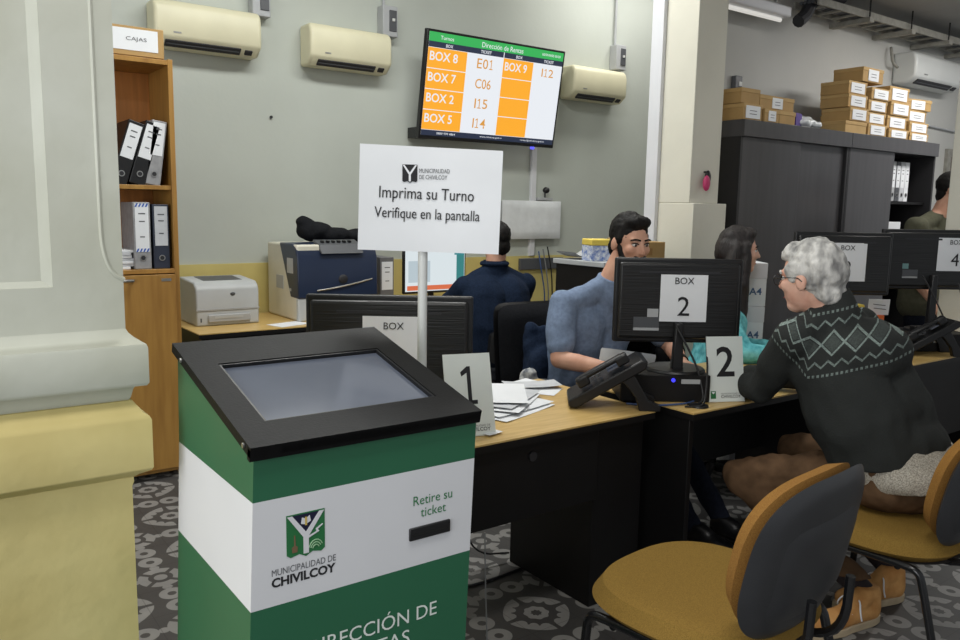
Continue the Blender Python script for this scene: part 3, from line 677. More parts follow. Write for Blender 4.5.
# loose papers on the first desk
def paper_sheet(label, x, y, z, wd, ht, rz, m_=None, curl=0.0):
    b = B(); b.pad(wd, ht, 0.0012, 0.0, curl, 6, Matrix.Rotation(PI/2, 4, 'X')); o = b.obj('paper_sheet', m_ or m_paper)
    o.location = (x, y, z); o.rotation_euler = (0, 0, rz); tag(o, label, 'paper', 'loose papers on the desk by the number 1 stand'); return o
pk = ['white sheet at the bottom of the fanned paper pile by the number 1 stand', 'sheet second from the bottom of the fanned paper pile', 'sheet in the middle of the fanned paper pile', 'grey sheet near the top of the fanned paper pile', 'topmost sheet of the fanned paper pile beside the number 1 stand']
for i in range(5):
    paper_sheet(pk[i], 1.86+0.016*i, 2.35+0.035*i, 0.7415+0.0065*i, 0.34, 0.21, math.radians(18+9*i-(14 if i % 2 else 0)), m_paper2 if i == 3 else None, 0.003)
paper_sheet('crumpled white slip lying flattest at the back of the desk', 2.10, 2.62, 0.742, 0.32, 0.18, 0.1, None, 0.008)
paper_sheet('white slip overlapping the crumpled one at the back of the desk', 2.18, 2.60, 0.753, 0.24, 0.12, -0.4, m_paper2, 0.006)
paper_sheet('small white card near the phone on the first desk', 2.19, 2.50, 0.7415, 0.15, 0.085, 0.6, None, 0.001)
paper_sheet('small white slip right under the foot of the number 1 stand', 1.60, 2.115, 0.7475, 0.07, 0.05, 0.2)
o = paper_sheet('white sheet lying in front of the man in blue beside the phone', 2.56, 2.50, 0.7415, 0.20, 0.14, 0.5); o['group'] = 'loose papers on the box two desk'
t = thing('keyboard', 'black keyboard in front of the man in blue behind the box two monitor', 'keyboard', (2.80, 2.45, 0.74), 0.0)
b = B(); b.box((0, 0, 0.010), (0.40, 0.13, 0.018)); b.obj('body', m_blackp, t, 0.004)
b = B()
for j in range(5):
    for i in range(16): b.box((-0.182+0.0243*i, -0.045+0.023*j, 0.021), (0.018, 0.017, 0.006))
b.obj('keys', m_dgrey, t)
b = B(); b.pad(0.24, 0.06, 0.004, 0.05, 0, 6, Matrix.Translation((2.52, 2.37, 0.875)) @ Matrix.Rotation(0.2, 4, 'X') @ Matrix.Rotation(PI-0.63, 4, 'Z'))
o = b.obj('paper_slip', m_paper, loc=(2.52, 2.37, 0.87)); tag(o, 'white paper slip sticking out under the box two monitor', 'paper')

# ================================================================== back wall: air conditioners, television, raceway
def aircon(label, x0, x1, zb, zt, yw, m_, group='split air conditioners on the back wall', dpt=0.19, vent=0.75):
    wd, h = x1-x0, zt-zb
    t = thing('air_conditioner', label, 'air conditioner', ((x0+x1)/2, yw, zb), 0, group)
    b = B(); b.prism([(0, 0), (-0.62*dpt, 0), (-0.95*dpt, 0.18*h), (-1.0*dpt, 0.25*h), (-1.0*dpt, 0.75*h), (-0.93*dpt, 0.93*h), (-0.78*dpt, h), (0, h)], -wd/2, wd/2, 'x'); b.obj('housing', m_, t, 0.022, seg=4)
    s = Matrix.Translation((0, -0.79*dpt, 0.085*h)) @ Matrix.Rotation(-math.atan2(0.18*h, 0.33*dpt), 4, 'X')
    b = B(); b.box((-wd*0.05, 0, -0.002), (wd*0.70, 0.050, 0.012), M=s); b.obj('air_outlet', m_dark, t)
    b = B(); b.box((-wd*0.05, 0, -0.009), (wd*0.68, 0.006, 0.004), M=s); b.obj('louver', m_dgrey, t)
    b = B(); b.box((wd*0.38, 0, -0.002), (wd*0.07, 0.035, 0.012), M=s); b.obj('display', m_dark, t)
    b = B(); b.box((-wd*0.30, -1.0*dpt-0.001, 0.30*h), (wd*0.07, 0.002, 0.010)); b.obj('badge', m_metal, t)
    return t
A = [('ivory air conditioner nearest the bookcase, at the left', 1.38, 2.06), ('ivory air conditioner in the middle, between bookcase and television', 2.405, 3.045), ('ivory air conditioner right of the television', 4.84, 5.49)]
for l, a, c in A: aircon(l, a, c, 2.463, 2.742, 5.5, m_ac)
def breaker(label, x, z, yw=5.5):
    t = thing('breaker_box', label, 'breaker box', (x, yw, z), 0, 'breaker boxes beside the air conditioners')
    b = B(); b.box((0, -0.045, 0.11), (0.125, 0.09, 0.22)); b.obj('housing', m_grey, t, 0.006)
    b = B(); b.box((0.02, -0.093, 0.115), (0.06, 0.01, 0.15)); b.obj('cover', m_dgrey, t, 0.003)
    b = B(); b.box((0.02, -0.10, 0.12), (0.02, 0.014, 0.02)); b.obj('switch', m_acw, t)
    b = B(); b.cyl((-0.02, -0.02, 0.22), (-0.02, -0.02, 3.88-z), 0.011, n=10); b.obj('conduit', m_grey, t)
    return t
breaker('grey breaker box at the right end of the leftmost air conditioner', 2.10, 2.745)
breaker('grey breaker box right of the middle air conditioner', 3.085, 2.745)
breaker('grey breaker box above the air conditioner right of the television', 5.50, 2.775)
b = B(); b.cyl((2.185, 5.5, 2.10), (2.185, 5.485, 2.10), 0.010, n=8); tag(b.obj('wall_anchor', m_dark, loc=(2.185, 5.5, 2.10)), 'small dark anchor hole in the wall below the air conditioners', 'wall anchor')

tv = thing('television', 'large wall television showing orange ticket numbers for each box', 'television', (3.935, 5.30, 2.015))
TM = Matrix.Rotation(math.radians(9), 4, 'X'); TW, TH = 1.345, 0.79
b = B(); b.box((0, 0.02, TH/2), (TW, 0.045, TH), M=TM); b.obj('panel', m_blackp, tv, 0.004)
b = B(); b.box((0, 0.06, TH*0.40), (TW*0.6, 0.04, TH*0.6), M=TM); b.obj('back_cover', m_black, tv, 0.01)
b = B(); b.box((0, 0.125, 0.42), (0.4, 0.14, 0.3)); b.obj('wall_bracket', m_steel, tv)
b = B(); b.box((-0.58, 0.11, 0.05), (0.14, 0.16, 0.08)); b.obj('cable_box', m_steel, tv)
b = B(); b.box((TW*0.33, -0.004, -0.010), (0.03, 0.02, 0.02), M=TM); b.obj('standby_light', emis('standby_led', (90, 90, 255), 1.5), tv)
SW, SH = TW-0.035, TH-0.045
def tvr(name, m_, u0, v0, u1, v1, lay):
    b = B(); b.box((SW*((u0+u1)/2-0.5), -0.0035-0.0007*lay, 0.027+SH*(1-(v0+v1)/2)), (SW*(u1-u0), 0.001, SH*(v1-v0)), M=TM); return b.obj(name, m_, tv)
RT = TM.to_3x3() @ Matrix.Rotation(PI/2, 3, 'X')
def tvt(s, m_, u, v, wd=None, ht=None, bold=0.0):
    return text(s, m_, tv, TM @ V((SW*(u-0.5), -0.0075, 0.027+SH*(1-v))), wd*SW if wd else None, ht*SH if ht else None, RT, bold)
e_w = emis('screen_white', (238, 242, 248), 0.95); e_o = emis('screen_orange', (255, 174, 44), 0.98); e_g = emis('screen_green', (56, 190, 94), 0.85)
e_n = emis('screen_navy', (38, 48, 72), 0.9); e_ot = emis('screen_orange_text', (226, 160, 72), 0.9); e_l = emis('screen_line', (225, 232, 240), 0.9)
tvr('screen', e_w, 0, 0, 1, 1, 0); tvr('header_bar', e_g, 0, 0, 1, 0.088, 1); tvr('column_header', e_n, 0, 0.088, 1, 0.143, 1); tvr('footer_bar', e_n, 0, 0.945, 1, 1, 1)
for cx0, cx1 in ((0.0, 0.268), (0.535, 0.766)):
    for k in range(4):
        v0 = 0.143+k*0.2005; tvr('box_cell', e_o, cx0, v0+0.004, cx1, v0+0.1965, 1)
tvr('column_divider', e_w, 0.531, 0.088, 0.536, 0.143, 2)
for k, s in enumerate(('BOX 8', 'BOX 7', 'BOX 2', 'BOX 5')): tvt(s, e_w, 0.108, 0.225+0.2005*k, 0.19, 0.088, 0.012)
tvt('BOX 9', e_w, 0.632, 0.225, 0.17, 0.088, 0.012)
for k, s in enumerate(('E01', 'C06', 'I15', 'I14')): tvt(s, e_ot, 0.40, 0.235+0.2005*k, 0.115 if k < 2 else 0.095, 0.098, 0.006)
tvt('I12', e_ot, 0.885, 0.235, 0.095, 0.085, 0.006)
for u_, s in ((0.14, 'BOX'), (0.40, 'TICKET'), (0.65, 'BOX'), (0.885, 'TICKET')): tvt(s, e_w, u_, 0.116, None, 0.03, 0.01)
tvt('Turnos', e_w, 0.12, 0.045, 0.09, 0.036); tvt('Dirección de Rentas', e_w, 0.52, 0.047, 0.31, 0.05); tvt('00/00/0000 00:00', e_w, 0.90, 0.045, 0.15, 0.026)
tvt('0800 999 4864', e_w, 0.17, 0.973, 0.13, 0.022); tvt('www.chivilcoy.gob.ar', e_w, 0.50, 0.973, 0.17, 0.022); tvt('rentas@chivilcoy.gob.ar', e_w, 0.83, 0.973, 0.2, 0.022)
b = B(); b.bx((4.525, 5.47, 1.09), (4.58, 5.5, 2.04)); tag(b.obj('cable_raceway', m_white, bev=0.004, loc=(4.555, 5.5, 1.09)), 'white plastic cable raceway running down the wall below the television', 'raceway')
t = thing('wall_board', 'white board wrapped in clear plastic on the wall behind the man in navy', 'board', (4.52, 5.5, 1.24))
b = B(); b.pad(0.66, 0.33, 0.03, 0.02, 0.0, 10, Matrix.Translation((0, -0.055, 0.165)) @ Matrix.Rotation(PI, 4, 'Z')); b.obj('plastic_cover', m_foil, t)
b = B(); b.box((0, -0.02, 0.165), (0.64, 0.03, 0.31)); b.obj('board', m_grey, t)
t = thing('wall_camera', 'small dark webcam on a bracket above the plastic-wrapped board', 'camera', (4.67, 5.47, 1.575))
b = B(); b.box((0, 0, 0.012), (0.16, 0.06, 0.024)); b.obj('bracket', m_grey, t, 0.003)
b = B(); b.cyl((0.01, 0, 0.024), (0.01, 0, 0.07), 0.008, n=10); b.obj('stem', m_steel, t)
b = B(); b.ell((0.015, -0.01, 0.09), (0.032, 0.03, 0.028)); b.obj('lens_head', m_blackp, t)
t = thing('wall_outlet', 'grey outlet strip with dangling cables on the wainscot behind the man in navy', 'outlet', (4.66, 5.47, 0.97))
b = B(); b.box((0, 0, 0.05), (0.5, 0.03, 0.10)); b.obj('strip', m_dgrey, t, 0.004)
for k in range(3):
    b = B(); b.tube([(-0.05+0.05*k, -0.02, 0.16+0.02*k), (-0.04+0.06*k, -0.05, 0.0), (0.02+0.04*k, -0.05, -0.25), (0.06*k, -0.03, -0.5)], 0.006, 6, 2); b.obj('cable', (m_cableb, m_cableg, m_cable)[k], t)

# ================================================================== bookcase
bc = thing('bookcase', 'tall birch bookcase with open shelves above and doors below', 'bookcase', (0.84, 4.65, 0))
def bcb(name, a, c, m_, bev=0.002): b = B(); b.bx(V(a)-V((0.84, 4.65, 0)), V(c)-V((0.84, 4.65, 0))); return b.obj(name, m_, bc, bev)
bcb('side_panel', (1.215, 4.45, 0), (1.24, 4.85, 2.235), m_wood); bcb('side_panel', (0.44, 4.45, 0), (0.465, 4.85, 2.235), m_wood)
bcb('top_panel', (0.465, 4.45, 2.205), (1.215, 4.85, 2.23), m_wood); bcb('back_panel', (0.465, 4.835, 0.05), (1.215, 4.85, 2.205), m_wood_in)
bcb('shelf', (0.465, 4.46, 1.565), (1.215, 4.835, 1.588), m_wood); bcb('shelf', (0.465, 4.45, 1.125), (1.215, 4.835, 1.148), m_wood)
bcb('bottom_panel', (0.465, 4.46, 0.03), (1.215, 4.835, 0.055), m_wood)
for a, c in ((0.467, 0.838), (0.842, 1.213)):
    dr = bcb('door', (a, 4.432, 0.055), (c, 4.45, 1.12), m_wood)
    hx = 0.96 if a > 0.8 else 0.72
    b = B(); b.tube([(hx-0.04-0.84, -0.219, 1.095), (hx-0.03-0.84, -0.245, 1.095), (hx+0.03-0.84, -0.245, 1.095), (hx+0.04-0.84, -0.219, 1.095)], 0.008, 8, 1); b.obj('handle', m_metal, dr)
b = B(); b.bx((1.14-0.84, -0.2195, 1.085), (1.19-0.84, -0.218, 1.10)); b.obj('maker_plate', m_metal, bc)

def binder(label, loc, m_, lean=0.0, h=0.32, wd=0.075, dp=0.27, lab=None, group='lever arch binders in the bookcase', stripes=False, lm=None):
    t = thing('binder', label, 'binder', loc, 0, group); t.rotation_euler = (0, lean, 0)
    b = B(); b.bx((-wd/2, 0, 0), (wd/2, dp, h)); b.obj('cover', m_, t, 0.004)
    if lab:
        z0, z1 = lab
        lb = B(); lb.bx((-wd*0.40, -0.0015, h*z0), (wd*0.40, 0.0, h*z1)); lo = lb.obj('spine_label', lm or m_paper, t)
        for k, q in enumerate((0.78, 0.62, 0.3)):
            x = B(); x.bx((-wd*(0.2-0.03*k), -0.0022, h*(z0+(z1-z0)*q)), (wd*(0.2-0.03*k), -0.0014, h*(z0+(z1-z0)*q)+0.006)); x.obj('printed_line', m_inkg, lo)
        if stripes:
            for zz in (z0, z1-0.05):
                for k in range(4):
                    x = B(); x.prism([(-wd*0.4+wd*0.2*k, h*zz), (-wd*0.4+wd*0.2*k+wd*0.1, h*zz), (-wd*0.4+wd*0.2*k+wd*0.2, h*zz+h*0.05), (-wd*0.4+wd*0.2*k+wd*0.1, h*zz+h*0.05)], -0.0024, -0.0014, 'y'); x.obj('stripe', m_blue, lo)
    b = B(); b.cyl((0, 0.002, h*0.17), (0, -0.003, h*0.17), 0.016, n=18); b.obj('finger_ring', m_metal, t)
    b = B(); b.cyl((0, 0.002, h*0.17), (0, -0.0038, h*0.17), 0.011, n=16); b.obj('finger_hole', m_dark, t)
    return t
la = math.radians(17)
binder('black binder leaning at the left of the upper shelf, half behind the pillar', (0.955, 4.47, 1.590), m_blackp, math.radians(18), 0.335, 0.08, lab=(0.42, 0.95))
binder('black leaning binder with creased white label, in the middle of the upper shelf', (1.045, 4.47, 1.590), m_blackp, math.radians(17), 0.335, 0.08, lab=(0.42, 0.95))
binder('grey binder leaning against the right side of the upper shelf', (1.125, 4.47, 1.590), mat('binder_grey', (150, 150, 152), 0.5, 0.08, 30), math.radians(8), 0.335, 0.075, lab=(0.46, 0.97))
binder('grey binder with blue-striped label on the lower shelf', (1.062, 4.47, 1.149), mat('binder_grey', (150, 150, 152), 0.5, 0.08, 30), 0, 0.35, 0.085, lab=(0.26, 0.98), stripes=True)
binder('dark blue binder with grey label on the lower shelf', (1.158, 4.47, 1.149), mat('binder_navy', (44, 50, 66), 0.5, 0.06, 20), 0, 0.34, 0.082, lab=(0.36, 0.97), lm=m_paper2)
for k in range(7):
    b = B(); b.box((0, 0, 0), (0.17, 0.22, 0.014)); o = b.obj('folded_papers', m_paper2 if k % 2 else m_paper, bev=0.002); o.location = (0.925+0.006*((k*5) % 4), 4.60, 1.1555+0.0146*k); o.rotation_euler = (0, 0, 0.04*((k*3) % 5-2))
    tag(o, ['lowest', 'second from the bottom', 'third from the bottom', 'middle', 'third from the top', 'second from the top', 'topmost'][k].join(['', ' folded paper bundle in the pile beside the blue-striped binder']), 'papers', 'folded papers on the lower shelf')
t = thing('cardboard_box', 'cardboard box with taped white label on top of the bookcase', 'box', (1.07, 4.47, 2.236))
b = B(); b.bx((-0.165, 0, 0), (0.135, 0.30, 0.145)); b.obj('carton', m_card, t, 0.003)
b = B(); b.bx((-0.115, -0.002, 0.026), (0.105, 0, 0.132)); lb = b.obj('label_sheet', m_paper, t); text('CAJAS', m_inkg, lb, (0.0, -0.003, 0.08), 0.10, 0.024)
b = B(); b.bx((-0.166, -0.003, 0.10), (-0.12, -0.001, 0.143)); b.obj('packing_tape', m_foil, t)

# ================================================================== printers
t = thing('laser_printer', 'small light grey laser printer at the left end of the wall desk', 'printer', (1.685, 5.0, 0.741))
b = B(); b.prism([(0, 0), (0.40, 0), (0.40, 0.27), (0.33, 0.285), (0.05, 0.27), (0.012, 0.245), (0, 0.22)], -0.2, 0.2, 'x'); b.obj('body', m_lgrey, t, 0.010, seg=3)
b = B(); b.prism([(0.10, 0.273), (0.30, 0.286), (0.30, 0.262), (0.12, 0.262)], -0.12, 0.13, 'x'); b.obj('output_tray', m_dgrey, t)
b = B(); b.bx((-0.20, -0.004, 0.095), (0.20, 0.0, 0.105)); b.obj('panel_seam', m_grey, t)
b = B(); b.bx((-0.13, -0.012, 0.02), (0.14, 0.0, 0.07)); b.obj('paper_tray', m_grey, t, 0.006)
b = B(); b.bx((-0.09, -0.014, 0.045), (0.09, -0.011, 0.06)); b.obj('tray_grip', m_lgrey, t)
b = B(); b.ell((0.03, -0.001, 0.195), (0.016, 0.003, 0.011)); b.obj('badge', m_dgrey, t)
b = B(); b.bx((-0.176, -0.003, 0.025), (-0.168, 0.0, 0.05)); b.obj('power_button', m_dgrey, t)
t = thing('colour_printer', 'big dark blue and white office printer on the wall desk', 'printer', (2.405, 4.91, 0.741))
b = B(); b.bx((-0.29, 0.02, 0), (0.29, 0.52, 0.50)); b.obj('body', mat('printer_ivory', (216, 212, 196), 0.45, 0.03), t, 0.012)
b = B(); b.prism([(-0.012, 0.15), (0.0, 0.42), (0.03, 0.485), (0.10, 0.506), (0.30, 0.506), (0.12, 0.15)], -0.2925, 0.2925, 'x'); b.obj('front_door', m_navyp, t, 0.008)
b = B(); b.bx((-0.292, -0.006, 0.0), (0.292, 0.03, 0.148)); b.obj('paper_tray', m_lgrey, t, 0.006)
b = B(); b.prism([(-0.02, 0.44), (0.02, 0.50), (0.12, 0.53), (0.12, 0.49)], -0.13, 0.18, 'x'); cp = b.obj('control_panel', m_dgrey, t, 0.004)
for i in range(6):
    b = B(); b.box((-0.09+0.04*i, 0.058, 0.518), (0.02, 0.02, 0.014), rot=(0.3, 0, 0)); b.obj('button', m_blackp, cp)
b = B(); b.tube([(-0.16, -0.014, 0.20), (-0.03, -0.02, 0.215), (0.10, -0.016, 0.235), (0.25, -0.006, 0.265)], 0.005, 6, 2); b.obj('trim_strip', m_metal, t)
b = B(); b.ell((0.03, -0.009, 0.27), (0.035, 0.012, 0.03)); b.obj('door_latch', m_dark, t)
text('C405', m_grey, t, (0.20, -0.008, 0.345), 0.05, 0.014) if False else None
for (y, z, sz) in ((0.12, 0.36, (0.10, 0.10)), (0.30, 0.24, (0.12, 0.09)), (0.12, 0.2, (0.03, 0.02))):
    b = B(); b.box((-0.291, y, z), (0.004, sz[0], sz[1])); b.obj('side_vent', m_grey, t)
pr = [('e', (2.36, 5.20, 1.32), (0.13, 0.08, 0.07)), ('e', (2.52, 5.20, 1.295), (0.15, 0.09, 0.055)), ('e', (2.68, 5.20, 1.285), (0.13, 0.09, 0.05)), ('c', (2.27, 5.20, 1.385), 0.04, (2.42, 5.20, 1.31), 0.06)]
tag(blob('bag', pr, m_fab, None, (2.45, 5.20, 1.245), 0.012, 4, wave=(0.012, 12)), 'black soft bag lying on top of the big printer', 'bag')
binder('grey binder standing on the wall desk right of the big printer', (2.84, 5.02, 0.741), mat('binder_dgrey', (108, 108, 110), 0.5, 0.06, 20), 0, 0.40, 0.11, 0.30, lab=(0.42, 0.92), group=None)
paper_sheet('white sheets lying on the wall desk between the two printers', 2.02, 4.84, 0.7415, 0.24, 0.16, 0.3)['group'] = 'papers on the wall desk'
e_page = emis('page_white', (226, 236, 240), 0.9)
mon0 = monitor('lit monitor showing a web page in front of the man in navy', (3.31, 5.14, 0.741), PI, 0.56, 0.34, 0.115, None, screen=e_page)
for (x0, z0, x1, z1, c, nm) in ((-0.26, 0.40, -0.17, 0.435, (70, 150, 160), 'page_header'), (-0.25, 0.14, 0.25, 0.175, (235, 120, 80), 'page_banner'), (-0.26, 0.14, -0.19, 0.43, (60, 140, 140), 'page_sidebar'), (0.05, 0.2, 0.24, 0.36, (200, 216, 224), 'page_text')):
    b = B(); b.bx((x0, 0.029, z0), (x1, 0.0305, z1)); b.obj(nm, emis('page_'+nm, c, 0.8), mon0)
for o_ in mon0.children:
    if o_.name.startswith('vent_slot'): pass

# ================================================================== wardrobes with sliding doors
def wardrobe(label, x0, x1, open_x=None):
    cx = (x0+x1)/2; t = thing('sliding_door_wardrobe', label, 'cupboard', (cx, 3.34, 0), 0, 'dark office cupboards'); hw = (x1-x0)/2; y0, y1 = -0.26, 0.24; H_ = 2.06
    def P(n, a, c, m_, bev=0.002): b = B(); b.bx(a, c); return b.obj(n, m_, t, bev)
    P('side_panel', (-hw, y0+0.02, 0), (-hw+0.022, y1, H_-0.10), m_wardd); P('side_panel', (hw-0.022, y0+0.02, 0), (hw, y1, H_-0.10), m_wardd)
    P('top_panel', (-hw, y0, H_-0.10), (hw, y1, H_), m_ward); P('back_panel', (-hw+0.022, y1-0.012, 0.05), (hw-0.022, y1, H_-0.10), m_black)
    P('bottom_panel', (-hw+0.022, y0+0.02, 0), (hw-0.022, y1-0.012, 0.06), m_black)
    for z in (0.55, 1.0, 1.375, 1.605): P('shelf', (-hw+0.022, y0+0.07, z-0.02), (hw-0.022, y1-0.012, z), m_black)
    if open_x is None:
        P('sliding_door', (-hw+0.022, y0+0.022, 0.06), (0.03, y0+0.040, H_-0.10), m_ward); P('sliding_door', (0.0, y0+0.044, 0.06), (hw-0.022, y0+0.062, H_-0.10), m_ward)
    else:
        P('sliding_door', (-hw+0.022, y0+0.022, 0.06), (open_x-cx, y0+0.040, H_-0.10), m_ward); P('sliding_door', (-hw+0.04, y0+0.044, 0.06), (open_x-cx-0.02, y0+0.062, H_-0.10), m_ward)
    return t
wardrobe('dark grey sliding-door cupboard with both doors shut, next to the white pillar', 4.20, 5.408)
wardrobe('dark grey sliding-door cupboard half open, with binders showing inside', 5.412, 6.67, 6.04)
bl = ['first', 'second', 'third', 'fourth', 'fifth']
for k in range(5):
    binder('%s binder from the left on the upper shelf of the open cupboard' % bl[k], (6.115+0.068*k, 3.17, 1.606), (m_paper2, m_grey, m_dgrey, m_paper2, m_paper)[k], 0, 0.30, 0.062, 0.24, lab=(0.35, 0.9), group='binders in the open cupboard')
b = B(); b.bx((6.08, 3.17, 1.376), (6.34, 3.40, 1.585)); 
for k in range(4):
    binder('%s binder from the left on the lower shelf of the open cupboard' % bl[k], (6.115+0.068*k, 3.17, 1.001), (m_paper2, m_grey, m_paper, m_paper2)[k], 0, 0.31, 0.062, 0.24, lab=(0.35, 0.9), group='binders in the open cupboard')
b.bm.clear(); b.bx((6.09, 3.16, 1.376), (6.33, 3.36, 1.45)); tag(b.obj('paper_ream', m_paper, bev=0.003, loc=(6.21, 3.26, 1.376)), 'white stack of paper between the binder shelves of the open cupboard', 'paper')

def carton(label, x0, x1, y0, dp, z0, h, lab=True, m_=None, rz=0.0, group='cardboard archive boxes on the cupboards', lw=0.76):
    cx = (x0+x1)/2; t = thing('archive_box', label, 'box', (cx, y0+dp/2, z0), rz, group); hw = (x1-x0)/2
    b = B(); b.bx((-hw, -dp/2, 0), (hw, dp/2, h-0.012)); b.obj('carton', m_ or m_card, t, 0.003)
    b = B(); b.bx((-hw-0.003, -dp/2-0.003, h-0.026), (hw+0.003, dp/2, h-0.0015)); b.obj('lid_flap', m_card2, t, 0.002)
    if lab:
        b = B(); b.bx((-hw*lw, -dp/2-0.0045, h*0.10), (hw*lw, -dp/2-0.001, h*0.86)); l = b.obj('label_sheet', m_paper, t)
        b = B()
        for q in range(2): b.bx((-hw*lw*0.5, -dp/2-0.0055, h*(0.34+0.2*q)), (hw*lw*0.5, -dp/2-0.0043, h*(0.38+0.2*q)))
        b.obj('printed_line', m_inkg, l)
    return t
WZ = 2.0605
carton('lower cardboard box with white label at the cupboard\'s end by the pillar', 4.205, 4.39, 3.10, 0.36, WZ, 0.098)
carton('upper cardboard box without label at the cupboard\'s end by the pillar', 4.202, 4.385, 3.12, 0.36, WZ+0.099, 0.092, False)
carton('small cardboard box with white tag, second along the left cupboard\'s top', 4.42, 4.57, 3.10, 0.30, WZ, 0.082, lw=0.5)
carton('small plain cardboard box beside the tagged one on the left cupboard', 4.575, 4.745, 3.10, 0.30, WZ, 0.082, False)
carton('wider cardboard box lying on the two small boxes on the left cupboard', 4.39, 4.75, 3.12, 0.30, WZ+0.083, 0.085, True, lw=0.3)
o = B().box((0, 0, 0.045), (0.10, 0.12, 0.09), rot=(0, 0, 0.2)).obj('carton', m_purple, bev=0.003); o.location = (4.84, 3.20, WZ); tag(o, 'small purple box lying on the cupboard between the two groups of cartons', 'box')
pr = [('e', (4.95, 3.20, 2.095), (0.10, 0.09, 0.035)), ('e', (5.03, 3.19, 2.09), (0.09, 0.08, 0.03)), ('c', (4.92, 3.22, 2.10), 0.03, (5.02, 3.18, 2.125), 0.025)]
tag(blob('plastic_wrap', pr, m_foil, None, (4.98, 3.20, 2.062), 0.01, 2, wave=(0.014, 22)), 'crumpled white plastic wrap on the cupboard beside the purple box', 'wrapping')
lv = ['bottom', 'second from the bottom', 'third from the bottom', 'fourth from the bottom']
for k in range(3):
    carton('cardboard box, %s in the leftmost column of the big stack' % lv[k], 5.385-0.012*(k % 2), 5.615, 3.10+0.012*k, 0.21, WZ+0.084+0.0915*k, 0.090)
carton('open flat cardboard box carrying the leftmost column of the big stack', 5.340, 5.610, 3.10, 0.23, WZ, 0.082, False, m_card2)
for k in range(4): carton('cardboard box, %s in the second column of the big stack' % lv[k], 5.635+0.01*(k % 2), 5.885+0.01*(k % 2), 3.10+0.01*((k*2) % 3), 0.36, WZ+0.0835*k, 0.082)
carton('cardboard box lying topmost across the big stack on the cupboards', 5.530, 5.800, 3.11, 0.22, WZ+0.362, 0.10, lw=0.5)
for k in range(4): carton('cardboard box, %s in the third column of the big stack' % lv[k], 5.910+0.012*((k+1) % 2), 6.190+0.012*((k+1) % 2), 3.10+0.012*(k % 2), 0.36, WZ+(0, 0.07, 0.163, 0.262)[k], (0.068, 0.092, 0.098, 0.108)[k])
for k in range(3): carton('cardboard box, %s in the rightmost column of the big stack' % lv[k], 6.230+0.015*(k % 2), 6.510+0.015*(k % 2), 3.10+0.015*k, 0.36, WZ+(0, 0.062, 0.143)[k], (0.061, 0.08, 0.088)[k], lw=0.8)
carton('skewed cardboard box on top of the rightmost column of the big stack', 6.240, 6.560, 3.13, 0.32, WZ+0.232, 0.085, rz=-0.15, lw=0.5)

# ---- right-hand wall fittings
aircon('white air conditioner high on the right-hand wall above the boxes', 6.88, 7.74, 2.59, 2.84, 3.62, m_acw, None, 0.20)
t = thing('pipe_bundle', 'dark pipe stub at the left end of the white air conditioner', 'pipe', (6.80, 3.62, 2.60))
b = B(); b.tube([(0.05, -0.06, 0.12), (-0.03, -0.06, 0.14), (-0.05, -0.05, 0.24), (-0.02, -0.03, 0.27)], 0.012, 8, 1); b.obj('pipe', m_tray, t)
fl = thing('fluorescent_fixture', 'white fluorescent light fixture below the ceiling beside the pillar', 'lamp', (4.58, 3.46, 2.83))
b = B(); b.bx((-0.62, -0.06, 0), (0.50, 0.06, 0.07)); b.obj('housing', m_white, fl, 0.012)
for s in (-1, 1):
    b = B(); b.cyl((s*0.4, 0, 0.07), (s*0.4, 0, 0.25), 0.012, n=10); b.obj('hanger', m_metal, fl)
b = B(); b.cyl((-0.58, 0, -0.014), (0.46, 0, -0.014), 0.014, n=12); b.obj('tube', emis('tube_glow', (255, 252, 244), 0.6), fl)
t = thing('cable_duct', 'dark flexible duct curling up beside the fluorescent fixture', 'duct', (5.30, 3.44, 2.88))
b = B(); b.tube([(-0.08, 0, -0.05), (0.0, 0, 0.0), (0.05, 0, 0.08), (0.16, 0, 0.16), (0.45, 0, 0.19)], 0.045, 10, 2); b.obj('hose', m_dark, t)
ct = thing('cable_tray', 'grey cable ladder tray with brackets running below the ceiling on the right', 'cable tray', (7.2, 3.44, 2.94))
for s in (-1, 1): b = B(); b.box((0.1, s*0.0925, 0.025), (4.0, 0.015, 0.05)); b.obj('rail', m_tray, ct)
for k in range(20): b = B(); b.box((-1.8+0.2*k, 0, 0.006), (0.03, 0.17, 0.012)); b.obj('rung', m_tray, ct)
for k in range(5):
    b = B(); b.bx((-1.3+0.62*k, -0.14, -0.035), (-1.24+0.62*k, 0.18, -0.002)); b.obj('bracket', m_tray, ct)
    b = B(); b.cyl((-1.27+0.62*k, -0.12, 0.0), (-1.27+0.62*k, -0.12, 0.14), 0.006, n=8); b.obj('hanger', m_steel, ct)
for k in range(4): b = B(); b.tube([(-1.9, -0.05+0.03*k, 0.03), (-0.6, -0.03+0.02*k, 0.03), (0.7, -0.05+0.03*k, 0.035), (2.1, -0.04+0.03*k, 0.03)], 0.013, 6, 1); b.obj('cable', m_dgrey, ct)
t = thing('junction_box', 'grey junction box on the right-hand wall below the white air conditioner', 'junction box', (7.20, 3.62, 2.23))
b = B(); b.box((0, -0.03, 0.07), (0.10, 0.06, 0.14)); b.obj('housing', m_grey, t, 0.005)
b = B(); b.tube([(0.05, -0.03, 0.09), (0.3, -0.02, 0.07), (0.9, -0.02, 0.05)], 0.008, 6); b.obj('conduit', m_grey, t)
t = thing('junction_box', 'small dark switch on the wall above the left cartons by the pillar', 'switch', (4.79, 3.62, 2.345))
b = B(); b.box((0, -0.02, 0.045), (0.075, 0.04, 0.085)); b.obj('housing', m_dgrey, t, 0.005)
b = B(); b.box((0.012, -0.042, 0.035), (0.03, 0.006, 0.028)); b.obj('switch', m_acw, t)
t = thing('key_ring', 'pink and black key ring hanging on the white pillar', 'key ring', (3.845, 3.08, 1.70))
